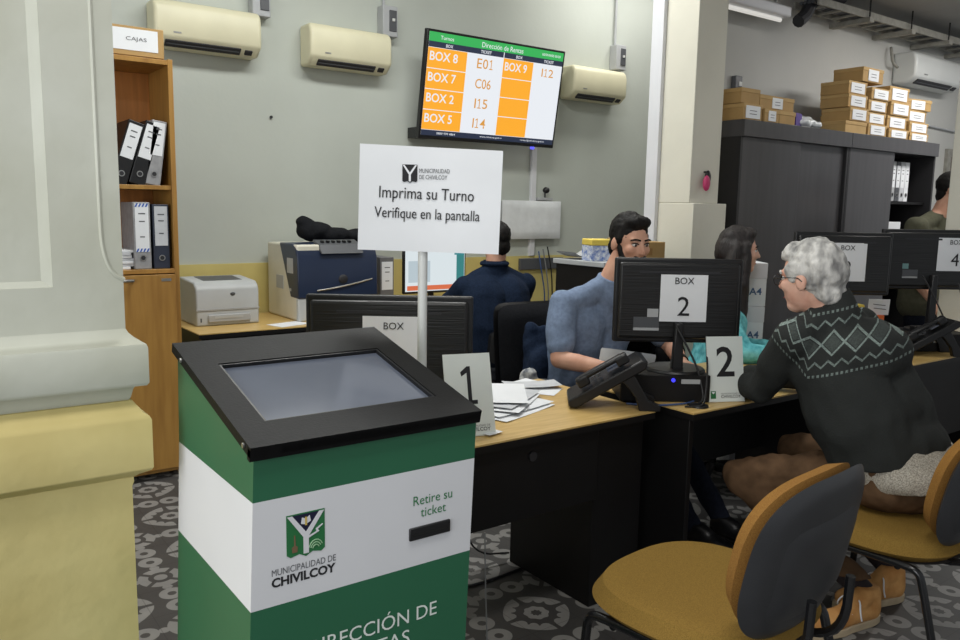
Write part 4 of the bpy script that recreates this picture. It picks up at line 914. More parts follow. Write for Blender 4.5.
b = B(); b.cyl((0, 0, 0.03), (0, -0.02, 0.03), 0.005, n=8); b.obj('hook', m_steel, t)
b = B(); b.ell((0.012, -0.02, 0.0), (0.022, 0.015, 0.04)); b.obj('key_fob', m_blackp, t)
b = B(); b.ell((-0.008, -0.028, -0.035), (0.026, 0.018, 0.045)); b.obj('tassel', m_pink, t)

# ================================================================== cabinet behind the man in blue and the boxes near the pillar
t = thing('low_cabinet', 'dark cabinet with pale grey top behind the man in blue', 'cabinet', (3.38, 3.25, 0))
b = B(); b.bx((-0.32, -0.17, 1.195), (0.29, 0.24, 1.222)); b.obj('top_panel', m_lgrey, t, 0.003)
for x in (-0.30, 0.275): b = B(); b.box((x, 0.035, 0.60), (0.02, 0.37, 1.19)); b.obj('side_panel', m_black, t)
b = B(); b.bx((-0.29, 0.20, 0.03), (0.265, 0.22, 1.195)); b.obj('back_panel', m_black, t)
for z in (0.03, 0.6): b = B(); b.bx((-0.29, -0.15, z), (0.265, 0.20, z+0.02)); b.obj('shelf', m_black, t)
t = thing('tissue_box', 'blue flowered tissue box with yellow top on the cabinet', 'box', (3.15, 3.23, 1.2225), -0.3)
b = B(); b.bx((-0.06, -0.06, 0), (0.06, 0.06, 0.085)); b.obj('carton', m_bluep, t, 0.003)
b = B(); b.bx((-0.062, -0.062, 0.085), (0.062, 0.062, 0.12)); b.obj('lid', m_yel, t, 0.006)
b = B(); b.pad(0.20, 0.16, 0.012, 0.05, 0.03, 6, Matrix.Translation((3.17, 3.40, 1.235)) @ Matrix.Rotation(PI/2, 4, 'X')); tag(b.obj('document_folder', m_grey, loc=(3.17, 3.40, 1.223)), 'curled grey document folder on the cabinet behind the tissue box', 'folder')
t = thing('cardboard_box', 'open brown cardboard box on the cabinet behind the box two monitor', 'box', (3.44, 3.20, 1.2225), -0.35)
b = B(); b.bx((-0.13, -0.09, 0), (0.13, 0.10, 0.105)); b.obj('carton', m_card, t, 0.003)
b = B(); b.bx((0.0, -0.092, 0.03), (0.05, -0.089, 0.07)); b.obj('printed_mark', mat('dark_card', (150, 112, 64), 0.8), t)
b = B(); b.bx((-0.16, -0.05, 0.1055), (-0.02, 0.06, 0.122)); b.obj('flap', m_card2, t)
for k in range(5):
    t = thing('paper_carton', ['bottom white paper carton of the column behind the woman', 'second white paper carton from the floor behind the woman', 'middle white paper carton of the column behind the woman', 'white paper carton second from the top beside the woman\'s hair', 'topmost white paper carton of the column beside the woman\'s face'][k], 'box', (3.935-0.012*(k % 2), 2.80, 0.0005+0.245*k), math.radians(-38+4*(k % 2)), 'white copy paper cartons')
    b = B(); b.bx((-0.075, -0.10, 0), (0.075, 0.10, 0.244)); b.obj('carton', m_paper, t, 0.004)
    b = B(); b.bx((-0.077, -0.102, 0.155), (0.077, 0.102, 0.2435)); b.obj('lid', m_white, t, 0.004)
    text('A4', mat('blue_print', (70, 100, 140), 0.6, 0.02), t, (0.015, -0.1015, 0.085), 0.07, 0.04, None, 0.02)
# ================================================================== chairs
def visitor_chair(label, loc, rz):
    t = thing('visitor_chair', label, 'chair', loc, rz, 'mustard visitor chairs')
    RX = Matrix.Rotation(PI/2, 4, 'X')
    b = B(); b.pad(0.56, 0.53, 0.09, 0.40, 0.0, 22, Matrix.Translation((0, 0.026, 0.402)) @ RX, 0.7, 5.0); b.obj('seat', m_must, t)
    b = B(); b.pad(0.51, 0.48, 0.03, 0.40, 0.0, 10, Matrix.Translation((0, 0.012, 0.372)) @ RX, 1.0); b.obj('seat_pan', m_shell, t)
    BT = Matrix.Translation((0, -0.255, 0.625)) @ Matrix.Rotation(math.radians(11), 4, 'X')
    b = B(); b.pad(0.505, 0.395, 0.085, 0.40, 0.035, 22, BT @ Matrix.Translation((0, 0.022, 0.004)), 0.3, 5.0); b.obj('backrest', m_musto, t)
    b = B(); b.pad(0.53, 0.415, 0.05, 0.38, 0.035, 22, BT @ Matrix.Translation((0, -0.005, 0)), 0.85); sh = b.obj('back_shell', m_shell, t)
    b = B(); b.pad(0.38, 0.25, 0.02, 0.20, 0.02, 10, BT @ Matrix.Translation((0, -0.026, -0.02)), 1.0); b.obj('shell_panel', m_shell, sh)
    for s in (-1, 1):
        b = B(); b.tube([(s*0.255, 0.235, 0.012), (s*0.257, 0.215, 0.32), (s*0.257, 0.205, 0.365), (s*0.257, 0.16, 0.375), (s*0.257, -0.13, 0.375), (s*0.257, -0.175, 0.365), (s*0.257, -0.19, 0.32), (s*0.262, -0.265, 0.012)], 0.0125, 12, 2); lf = b.obj('side_frame', m_steel, t)
        for y in (0.235, -0.265):
            b = B(); b.cyl((s*(0.255 if y > 0 else 0.262), y, 0), (s*(0.255 if y > 0 else 0.262), y, 0.03), 0.016, n=12); b.obj('foot_cap', m_blackp, lf)
        b = B(); b.tube([(s*0.10, -0.10, 0.362), (s*0.10, -0.235, 0.364), (s*0.10, -0.30, 0.42), (s*0.10, -0.305, 0.55)], 0.012, 8, 2); b.obj('back_bracket', m_steel, t)
    for y in (0.13, -0.11):
        b = B(); b.cyl((-0.257, y, 0.362), (0.257, y, 0.362), 0.011, n=10); b.obj('crossbar', m_steel, t)
    t.scale = (1.06, 1.06, 1.06)
    return t
visitor_chair('empty mustard visitor chair with black shell in the foreground', (1.79, 1.32, 0), math.radians(6))
visitor_chair('mustard visitor chair the grey-haired visitor is sitting on', (2.84, 1.345, 0), math.radians(6)).scale = (1.03, 1.03, 1.0)
def office_chair(label, loc, rz, bh=0.55, bw=0.47):
    t = thing('office_chair', label, 'chair', loc, rz, 'black office chairs of the clerks')
    b = B(); b.pad(0.49, 0.48, 0.09, 0.2, 0.0, 12, Matrix.Translation((0, 0, 0.455)) @ Matrix.Rotation(PI/2, 4, 'X')); b.obj('seat', m_fab, t)
    b = B(); b.pad(bw, bh, 0.08, 0.16, 0.07, 12, Matrix.Translation((0, -0.27, 0.55+bh/2)) @ Matrix.Rotation(math.radians(7), 4, 'X'), 0.8); b.obj('backrest', m_fab, t)
    b = B(); b.pad(bw+0.015, bh+0.015, 0.05, 0.16, 0.07, 12, Matrix.Translation((0, -0.305, 0.55+bh/2)) @ Matrix.Rotation(math.radians(7), 4, 'X'), 1.0); b.obj('back_shell', m_blackp, t)
    b = B(); b.tube([(0, -0.05, 0.40), (0, -0.28, 0.41), (0, -0.345, 0.48), (0, -0.345, 0.75)], 0.022, 8, 2); b.obj('back_bracket', m_steel, t)
    b = B(); b.cyl((0, 0, 0.09), (0, 0, 0.42), 0.028, 0.022, n=14); b.obj('gas_column', m_steel, t)
    for k in range(5):
        a = 2*PI*k/5; e = V((0.29*math.cos(a), 0.29*math.sin(a), 0.075))
        b = B(); b.cyl((0, 0, 0.10), e, 0.026, 0.016, n=10); lg = b.obj('leg', m_blackp, t)
        b = B(); b.cyl(e+V((-0.012*math.sin(a), 0.012*math.cos(a), -0.047)), e+V((0.012*math.sin(a), -0.012*math.cos(a), -0.047)), 0.028, n=14); b.obj('caster', m_blackp, lg)
    return t
office_chair('black office chair the man in the blue shirt sits on', (2.725, 2.995, 0), PI-0.12, 0.45, 0.54)
office_chair('black office chair under the man in navy at the wall desk', (3.12, 4.10, 0), 0.0, 0.20, 0.42)
office_chair('black office chair under the long-haired woman', (3.62, 2.74, 0), math.radians(-150), 0.20, 0.30)
pr = [('c', (2.60, 3.12, 0.90), 0.035, (2.56, 3.03, 0.62), 0.06), ('c', (2.66, 3.07, 0.88), 0.04, (2.64, 3.0, 0.60), 0.07), ('e', (2.60, 3.02, 0.66), (0.10, 0.06, 0.16))]
jk = tag(blob('jacket', pr, m_navy, None, (2.60, 3.05, 0.46), 0.010, 4, wave=(0.012, 12)), 'navy jacket draped on the chair at the elbow of the man in blue', 'jacket')
blob('lining', [('e', (2.50, 3.0, 0.63), (0.075, 0.035, 0.10)), ('e', (2.55, 2.98, 0.58), (0.08, 0.04, 0.10)), ('e', (2.47, 3.02, 0.57), (0.06, 0.04, 0.08))], mat('patterned_lining', (208, 208, 204), 0.9, 0.05, 40, col2=(90, 96, 110)), jk, (2.60, 3.05, 0.46), 0.010, 3, wave=(0.01, 20))

# ================================================================== people
def frame(fwd, tilt=0.0):
    """head frame: columns right-hand x, forward y, up z"""
    fwd = V(fwd).normalized(); x = fwd.cross(V((0, 0, 1))).normalized(); zz = x.cross(fwd).normalized()
    R = Matrix((x, fwd, zz)).transposed()
    return R @ Matrix.Rotation(tilt, 3, 'Y')
def head_prims(c, R, s=1.0, female=False):
    L = lambda x, y, z: V(c) + R @ (V((x, y, z))*s)
    E_ = lambda p, rad: ('e', L(*p), tuple(q*s for q in rad), R)
    P = [E_((0, -0.012, 0.028), (0.075, 0.095, 0.090)), E_((0, 0.022, -0.03), (0.062, 0.072, 0.085)), E_((0, 0.055, -0.088), (0.038, 0.034, 0.028)),
         ('c', L(-0.036, 0.072, 0.026), 0.013*s, L(0.036, 0.072, 0.026), 0.013*s),
         ('c', L(0, 0.086, 0.016), 0.009*s, L(0, 0.106, -0.022), 0.0125*s), ('c', L(-0.012, 0.092, -0.026), 0.008*s, L(0.012, 0.092, -0.026), 0.008*s),
         E_((0, 0.083, -0.055), (0.024, 0.013, 0.007)), E_((0, 0.081, -0.067), (0.021, 0.013, 0.008)),
         E_((-0.038, 0.062, -0.018), (0.024, 0.024, 0.024)), E_((0.038, 0.062, -0.018), (0.024, 0.024, 0.024)),
         E_((-0.079, -0.008, -0.006), (0.010, 0.020, 0.031)), E_((0.079, -0.008, -0.006), (0.010, 0.020, 0.031))]
    return P, L
def face_parts(body, origin, c, R, s=1.0, brow=m_hair, iris=(58, 40, 30)):
    L = lambda x, y, z: V(c) + R @ (V((x, y, z))*s) - V(origin)
    for sd in (-1, 1):
        b = B(); b.ell(L(sd*0.030, 0.0755, 0.008), (0.0135*s, 0.011*s, 0.0085*s), R, 12); e = b.obj('eye', m_eye, body)
        b = B(); b.ell(L(sd*0.030, 0.084, 0.007), (0.0062*s, 0.0035*s, 0.0062*s), R, 10); b.obj('iris', mat('iris_dark', iris, 0.3), e)
        b = B(); b.tube([L(sd*0.048, 0.076, 0.012), L(sd*0.03, 0.086, 0.0175), L(sd*0.014, 0.085, 0.011)], 0.0022*s, 6, 1); b.obj('eyelid', m_hair, e)
        b = B(); b.tube([L(sd*0.054, 0.073, 0.027), L(sd*0.034, 0.087, 0.034), L(sd*0.012, 0.090, 0.029)], 0.0038*s, 8, 1); b.obj('eyebrow', brow, body)
    b = B(); b.tube([L(-0.021, 0.090, -0.061), L(0, 0.0975, -0.060), L(0.021, 0.090, -0.061)], 0.0022*s, 6, 1); b.obj('mouth', mat('lip', (150, 84, 76), 0.5), body)
def hand_prims(w, d, side, up=(0, 0, 1), s=1.0, curl=0.5):
    """w wrist, d direction of the fingers, side = +1 thumb towards d x up, -1 other way"""
    d = V(d).normalized(); upv = V(up); x = d.cross(upv).normalized(); upv = x.cross(d).normalized(); w = V(w)
    Q = lambda a, bb, cc: w + (d*a + x*bb*side + upv*cc)*s
    P = [('c', Q(0.0, 0.0, 0), 0.023*s, Q(0.035, 0, 0.002), 0.024*s), ('c', Q(0.03, 0.022, 0), 0.0155*s, Q(0.085, 0.028, 0.004), 0.0125*s), ('c', Q(0.03, 0.004, 0), 0.0165*s, Q(0.09, 0.008, 0.006), 0.0125*s),
         ('c', Q(0.03, -0.012, 0), 0.016*s, Q(0.086, -0.012, 0.004), 0.0125*s), ('c', Q(0.03, -0.024, 0), 0.014*s, Q(0.076, -0.031, 0.001), 0.0115*s)]
    for bx_, l1, st in ((0.028, 0.036, 0.085), (0.008, 0.041, 0.09), (-0.012, 0.037, 0.086), (-0.031, 0.028, 0.076)):
        sp_ = bx_*0.25
        a = Q(st, bx_, 0.004); p1 = Q(st+l1*math.cos(curl*0.5), bx_+sp_*0.6, 0.004-l1*math.sin(curl*0.5)); p2 = Q(st+l1*math.cos(curl*0.5)+l1*0.62*math.cos(curl*1.4), bx_+sp_, 0.004-l1*math.sin(curl*0.5)-l1*0.62*math.sin(curl*1.4))
        p3 = p2 + (p2-p1)*0.62
        P += [('c', a, 0.0095*s, p1, 0.0085*s), ('c', p1, 0.0085*s, p2, 0.008*s), ('c', p2, 0.008*s, p3, 0.007*s)]
    t0, t1, t2, t3 = Q(0.018, 0.022, -0.004), Q(0.048, 0.046, -0.012), Q(0.075, 0.054, -0.014), Q(0.096, 0.055, -0.016)
    P += [('c', t0, 0.015*s, t1, 0.0115*s), ('c', t1, 0.0110*s, t2, 0.0095*s), ('c', t2, 0.009*s, t3, 0.0078*s)]
    return P
def limbs(J, k=1.0):
    """body mass from joints: dict of world points"""
    P = []
    pel, ch, nb = V(J['pelvis']), V(J['chest']), V(J['neck'])
    lat = (V(J['shR'])-V(J['shL'])).normalized()
    for s in (-1, 1):
        P.append(('c', pel+lat*s*0.085, J.get('rp', 0.125)*k, (pel+ch)/2+lat*s*0.08, J.get('rw', 0.12)*k)); P.append(('c', (pel+ch)/2+lat*s*0.08, J.get('rw', 0.12)*k, ch+lat*s*0.095, J.get('rc', 0.115)*k))
        sh = V(J['shR'] if s > 0 else J['shL']); P.append(('c', ch+lat*s*0.09, 0.105*k, sh-lat*s*0.02, 0.062*k)); P.append(('c', sh-lat*s*0.02, 0.062*k, nb, 0.055*k))
    P.append(('c', ch, 0.10*k, nb, 0.06*k))
    return P
def arms(J, k=1.0, upto='wrist', sides='LR'):
    P = []
    for s in sides:
        sh, el, wr = V(J['sh'+s]), V(J['el'+s]), V(J['wr'+s])
        P.append(('c', sh, 0.062*k, el, 0.045*k))
        if upto == 'wrist': P += [('c', el, 0.045*k, el.lerp(wr, 0.3), 0.044*k), ('c', el.lerp(wr, 0.3), 0.044*k, wr, 0.027*k)]
        elif upto == 'cuff': P += [('c', el, 0.048*k, wr, 0.040*k)]
        else: P[-1] = ('c', sh, 0.068*k, sh.lerp(el, upto), 0.064*k)
    return P
def legs(J, k=1.0, sides='LR', full=True):
    P = []
    for s in sides:
        hp, kn, an = V(J['hip'+s]), V(J['kn'+s]), V(J['an'+s])
        P += [('c', hp, 0.088*k, kn, 0.062*k), ('c', kn, 0.062*k, kn.lerp(an, 0.3), 0.056*k), ('c', kn.lerp(an, 0.3), 0.056*k, an, (0.048 if full else 0.038)*k)]
    return P
def shoe(body, origin, heel, toe, mu, name='shoe', lace=True, h=0.10):
    """low boot from heel to toe on the floor: upper, sole, laces"""
    heel, toe = V(heel), V(toe); d = (toe-heel); ln = d.length; d.normalize(); x = d.cross(V((0, 0, 1)))
    Q = lambda a, bb, cc: heel + d*(a*ln) + x*bb + V((0, 0, cc))
    pr = [('c', Q(0.14, 0, 0.060), 0.040, Q(0.16, 0, h-0.012), 0.040), ('c', Q(0.14, 0, 0.052), 0.038, Q(0.40, 0.0, 0.060), 0.041), ('c', Q(0.40, 0, 0.058), 0.042, Q(0.66, 0, 0.048), 0.040),
          ('c', Q(0.66, 0.008, 0.048), 0.038, Q(0.86, 0.004, 0.042), 0.034), ('c', Q(0.66, -0.010, 0.046), 0.036, Q(0.84, -0.008, 0.040), 0.032), ('c', Q(0.22, 0, h-0.01), 0.040, Q(0.45, 0, 0.070), 0.038)]
    u_ = blob(name, pr, mu, body, origin, 0.007, 4, cut=[(heel+V((0, 0, 0.022)), (0, 0, -1)), (heel+V((0, 0, h+0.012)), (0, 0, 1))])
    out = []
    for i in range(28):
        a = 2*PI*i/28; ca, sa = math.cos(a), math.sin(a)
        wv = 0.046 if ca > 0 else 0.040
        if -0.5 < ca < 0.15: wv *= 0.93
        out.append((Q(0.5+0.505*ca, wv*sa*abs(math.sin(a))**-0.25 if abs(sa) > 1e-3 else 0, 0)))
    b = B(); v0 = [b.bm.verts.new(p-V(origin)+V((0, 0, 0.001))) for p in out]; v1 = [b.bm.verts.new(p-V(origin)+V((0, 0, 0.030))) for p in out]
    b.bm.faces.new(v0); b.bm.faces.new(v1[::-1])
    for i in range(28): b.bm.faces.new((v0[i], v1[i], v1[(i+1) % 28], v0[(i+1) % 28]))
    bmesh.ops.recalc_face_normals(b.bm, faces=b.bm.faces[:]); b.obj('sole', m_sole if lace else m_blackp, u_, 0.003)
    if lace:
        b = B()
        for k in range(4):
            a = 0.36+0.075*k; z = 0.108-0.010*k
            b.tube([Q(a, -0.034, z-0.016)-V(origin), Q(a+0.02, 0, z)-V(origin), Q(a, 0.034, z-0.016)-V(origin)], 0.0034, 6, 1)
        for sd in (-1, 1): b.tube([Q(0.37, 0, 0.112)-V(origin), Q(0.40, sd*0.03, 0.118)-V(origin), Q(0.46, sd*0.052, 0.085)-V(origin), Q(0.42, sd*0.05, 0.05)-V(origin)], 0.003, 6, 2)
        b.obj('laces', m_paper, u_)
    return u_
def short_hair(c, R, s=1.0, top=0.0, nape=True):
    L = lambda x, y, z: V(c) + R @ (V((x, y, z))*s)
    P = [('e', L(0, -0.022, 0.040+top), (0.082*s, 0.096*s, (0.088+top)*s), R), ('e', L(0, 0.035, 0.090+top), (0.062*s, 0.045*s, 0.034*s), R),
         ('e', L(-0.070, 0.002, 0.028), (0.012*s, 0.030*s, 0.035*s), R), ('e', L(0.070, 0.002, 0.028), (0.012*s, 0.030*s, 0.035*s), R)]
    if nape: P.append(('e', L(0, -0.062, -0.030), (0.064*s, 0.042*s, 0.060*s), R))
    return P

# ---- man in the blue T-shirt, facing the clients across the desk (his front is -y)
def man_in_blue():
    o = V((2.83, 2.85, 0)); hc = V((2.868, 2.715, 1.345)); R = frame((-0.18, -1.0, -0.16)); s = 1.08
    J = dict(pelvis=(2.80, 2.98, 0.58), chest=(2.815, 2.875, 0.94), neck=(2.84, 2.805, 1.14), shL=(3.045, 2.83, 1.05), shR=(2.59, 2.87, 1.045),
             elL=(3.12, 2.64, 0.83), wrL=(2.985, 2.45, 0.785), elR=(2.505, 2.79, 0.80), wrR=(2.62, 2.50, 0.782),
             hipL=(2.90, 2.95, 0.54), hipR=(2.70, 2.95, 0.54), knL=(2.98, 2.55, 0.53), knR=(2.72, 2.53, 0.53), anL=(3.02, 2.22, 0.10), anR=(2.84, 2.24, 0.10), rc=0.125, rw=0.135, rp=0.13)
    P, L = head_prims(hc, R, s)
    P += [('c', L(0, -0.022, -0.045), 0.060, V(J['neck'])-V((0, -0.01, 0.01)), 0.064)]
    P += limbs(J, 0.9) + arms(J, 0.96) + legs(J, 0.88, full=False)
    P += hand_prims(J['wrL'], (-0.35, -1, -0.05), 1, s=1.05) + hand_prims(J['wrR'], (0.28, -1, 0.0), -1, s=1.05)
    body = blob('person', P, m_skin, None, o, 0.0065, 3)
    tag(body, 'seated bearded man in a grey-blue T-shirt looking at the box two monitor', 'person')
    face_parts(body, o, hc, R, s)
    blob('hair', short_hair(hc, R, s, 0.006) + [('e', L(0, 0.048, 0.104), (0.058*s, 0.036*s, 0.028*s), R)], m_hair, body, o, 0.0065, 2, wave=(0.004, 45))
    bd = [('e', L(0, 0.055, -0.088), (0.045*s, 0.041*s, 0.033*s), R), ('c', L(-0.062, 0.012, -0.01), 0.014*s, L(-0.044, 0.045, -0.078), 0.022*s), ('c', L(0.062, 0.012, -0.01), 0.014*s, L(0.044, 0.045, -0.078), 0.022*s),
          ('c', L(-0.022, 0.086, -0.045), 0.007*s, L(0.022, 0.086, -0.045), 0.007*s), ('c', L(-0.025, 0.084, -0.045), 0.007*s, L(-0.030, 0.072, -0.080), 0.012*s), ('c', L(0.025, 0.084, -0.045), 0.007*s, L(0.030, 0.072, -0.080), 0.012*s)]
    blob('beard', bd, m_hair, body, o, 0.006, 2, wave=(0.003, 60))
    sp = limbs(J, 1.02) + arms(J, 1.08, 0.74) + [('c', V(J['neck'])-V((0, 0, 0.05)), 0.085, V(J['neck'])+V((0, 0, 0.02)), 0.072)]
    blob('shirt', sp, m_tee, body, o, 0.009, 4, wave=(0.008, 9), cut=[(V(J['neck'])+V((0, -0.02, 0.030)), (0, -0.35, 1))])
    blob('trousers', [('e', V(J['pelvis'])-V((0, 0.02, 0.05)), (0.19, 0.16, 0.12))] + legs(J, 1.0), m_jean, body, o, 0.01, 4, wave=(0.006, 14))
    shoe(body, o, (3.01, 2.26, 0), (3.03, 1.985, 0), m_blackp, 'shoe', False); shoe(body, o, (2.84, 2.28, 0), (2.855, 2.00, 0), m_blackp, 'shoe', False)
    b = B(); wr = V(J['wrL']); el = V(J['elL']); dd = (el-wr).normalized(); b.cyl(wr+dd*0.03-o, wr+dd*0.055-o, 0.034, n=20); b.obj('wristband', m_blackp, body)
man_in_blue()

# ---- grey-haired visitor seen from behind, turned to the desk
def visitor():
    global SWEATER_V
    o = V((2.98, 1.42, 0)); hc = V((2.745, 1.685, 1.265)); R = frame((-0.06, 1.0, -0.14), math.radians(-4)); s = 1.10
    J = dict(pelvis=(2.94, 1.41, 0.57), chest=(2.87, 1.575, 0.93), neck=(2.80, 1.620, 1.145), shL=(2.64, 1.665, 1.055), shR=(3.045, 1.645, 1.065),
             elL=(2.72, 1.84, 0.815), wrL=(2.87, 2.07, 0.785), elR=(3.12, 1.90, 0.81), wrR=(3.02, 2.10, 0.785),
             hipL=(2.885, 1.46, 0.545), hipR=(3.08, 1.44, 0.545), knL=(2.655, 1.865, 0.47), knR=(3.06, 1.90, 0.50), anL=(2.832, 1.406, 0.105), anR=(3.083, 1.441, 0.105), rc=0.15, rw=0.17, rp=0.145)
    P, L = head_prims(hc, R, s)
    P += [('c', L(0, -0.025, -0.045), 0.062, V(J['neck']), 0.068)]
    P += limbs(J, 0.84) + arms(J, 0.95) + legs(J, 0.84, full=False)
    P += hand_prims(J['wrL'], (0.3, 0.9, -0.02), 1, s=1.05) + hand_prims(J['wrR'], (-0.6, 0.75, -0.02), -1, s=1.05)
    body = blob('person', P, m_skin2, None, o, 0.0065, 3)
    tag(body, 'grey-haired man with glasses seated with his back turned, in dark patterned sweater and brown trousers', 'person')
    face_parts(body, o, hc, R, s, m_hairg)
    hp = short_hair(hc, R, s, 0.004) + [('e', L(0, -0.045, 0.02), (0.085*s, 0.082*s, 0.095*s), R), ('e', L(0, 0.050, 0.086), (0.056*s, 0.036*s, 0.028*s), R), ('e', L(0, -0.070, -0.045), (0.064*s, 0.040*s, 0.055*s), R),
                                        ('e', L(-0.074, 0.012, 0.030), (0.014*s, 0.036*s, 0.040*s), R), ('e', L(0.074, 0.012, 0.030), (0.014*s, 0.036*s, 0.040*s), R)]
    blob('hair', hp, m_hairg, body, o, 0.0065, 2, wave=(0.009, 26))
    b = B()
    for sd in (-1, 1):
        pts = [L(sd*0.034+0.024*math.cos(a*PI/8), 0.100, 0.004+0.019*math.sin(a*PI/8))-o for a in range(17)]
        b.tube(pts, 0.0013, 6); b.tube([L(sd*0.058, 0.098, 0.010)-o, L(sd*0.078, 0.075, 0.012)-o, L(sd*0.088, 0.0, 0.012)-o, L(sd*0.088, -0.018, -0.004)-o], 0.0022, 6, 1)
    b.tube([L(-0.010, 0.101, 0.006)-o, L(0, 0.108, 0.010)-o, L(0.010, 0.101, 0.006)-o], 0.0018, 6); b.obj('glasses', m_steel, body)
    vx = V((2.635, 1.60, 1.025)) - o
    SWEATER_V = (vx.x*0.48 - vx.y*0.877, vx.z)
    ms = sweater_material()
    sp = limbs(J, 1.03) + arms(J, 1.22, 'cuff') + [('e', V((2.93, 1.53, 0.78)), (0.255, 0.205, 0.20)), ('e', V((2.955, 1.46, 0.66)), (0.25, 0.21, 0.15)), ('e', V((2.87, 1.53, 1.0)), (0.22, 0.155, 0.13)), ('c', V(J['neck'])-V((0, 0, 0.03)), 0.10, V(J['neck'])+V((-0.01, 0.01, 0.035)), 0.082)]
    blob('sweater', sp, ms, body, o, 0.009, 5, wave=(0.012, 7), cut=[((2.95, 1.4, 0.628), (0.08, -0.12, -1)), (V(J['neck'])+V((0, 0, 0.065)), (-0.25, 0.3, 1))])
    blob('undershirt', [('e', V((2.965, 1.44, 0.60)), (0.262, 0.228, 0.14)), ('e', V((2.97, 1.36, 0.58)), (0.25, 0.20, 0.11))], m_knit, body, o, 0.01, 3, wave=(0.006, 18), cut=[((2.95, 1.4, 0.68), (0, 0, 1)), ((2.95, 1.4, 0.55), (0.1, -0.12, -1))])
    blob('trousers', [('e', V(J['pelvis'])-V((0, 0.0, 0.035)), (0.225, 0.185, 0.115))] + [('c', V(J['pelvis'])+V((q*0.085, 0, 0)), 0.142, V(J['pelvis'])+V((q*0.085, 0.02, 0.06)), 0.140) for q in (-1, 1)] + legs(J, 1.14), m_brown, body, o, 0.009, 4, wave=(0.013, 13), cut=[((2.9, 1.45, 0.175), (0, 0, -1))])
    for s_ in 'LR':
        an = V(J['an'+s_]); kn = V(J['kn'+s_]); b = B(); b.cyl(an-o, an.lerp(kn, 0.30)-o, 0.037, 0.050, n=18); b.obj('sock', mat('dark_sock', (36, 28, 30), 0.95, 0.1, 80), body)
    shoe(body, o, (2.885, 1.395, 0), (2.545, 1.465, 0), m_shoe, h=0.135); shoe(body, o, (3.13, 1.425, 0), (2.82, 1.53, 0), m_shoe, h=0.135)
visitor()

# ---- man in navy at the wall desk, back to the camera
def man_in_navy():
    o = V((3.13, 4.15, 0)); hc = V((3.175, 4.19, 1.285)); R = frame((0.08, 1, -0.12)); s = 1.06
    J = dict(pelvis=(3.12, 4.10, 0.58), chest=(3.13, 4.14, 0.92), neck=(3.155, 4.17, 1.11), shL=(2.925, 4.18, 1.0), shR=(3.40, 4.15, 1.0),
             elL=(2.85, 4.38, 0.80), wrL=(3.02, 4.66, 0.79), elR=(3.52, 4.36, 0.80), wrR=(3.30, 4.66, 0.79),
             hipL=(3.03, 4.12, 0.54), hipR=(3.21, 4.12, 0.54), knL=(2.98, 4.58, 0.50), knR=(3.27, 4.58, 0.50), anL=(2.98, 4.60, 0.10), anR=(3.27, 4.60, 0.10), rc=0.155, rw=0.16)
    P, L = head_prims(hc, R, s)
    P += [('c', L(0, -0.02, -0.045), 0.062, V(J['neck']), 0.066)] + limbs(J, 0.9) + arms(J, 0.95) + legs(J, 0.88, full=False)
    P += hand_prims(J['wrL'], (0.2, 1, -0.02), 1) + hand_prims(J['wrR'], (-0.2, 1, -0.02), -1)
    body = blob('person', P, m_skin, None, o, 0.0075, 3)
    tag(body, 'man in navy sweater seen from behind at the wall desk', 'person'); face_parts(body, o, hc, R, s)
    blob('hair', short_hair(hc, R, s), m_hair, body, o, 0.0075, 2, wave=(0.004, 45))
    blob('sweater', limbs(J, 1.06) + arms(J, 1.2, 'cuff') + [('c', V(J['neck'])-V((0, 0, 0.02)), 0.085, V(J['neck'])+V((0, 0, 0.02)), 0.082)], m_navy, body, o, 0.01, 4, wave=(0.008, 9), cut=[(V(J['neck'])+V((0, 0, 0.055)), (0, 0, 1))])
    b = B(); cpts = [V(J['neck'])+V((0.082*math.cos(k*PI/10), 0.078*math.sin(k*PI/10), 0.035))-o for k in range(21)]; b.tube(cpts, 0.016, 8); b.obj('collar', m_navy, body)
    blob('trousers', [('e', V(J['pelvis'])-V((0, 0, 0.04)), (0.18, 0.15, 0.11))] + legs(J, 1.0), m_jean, body, o, 0.011, 4)
    for s_ in 'LR': an = V(J['an'+s_]); shoe(body, o, (an.x, an.y-0.06, 0), (an.x, an.y+0.22, 0), m_blackp, 'shoe', False)
man_in_navy()

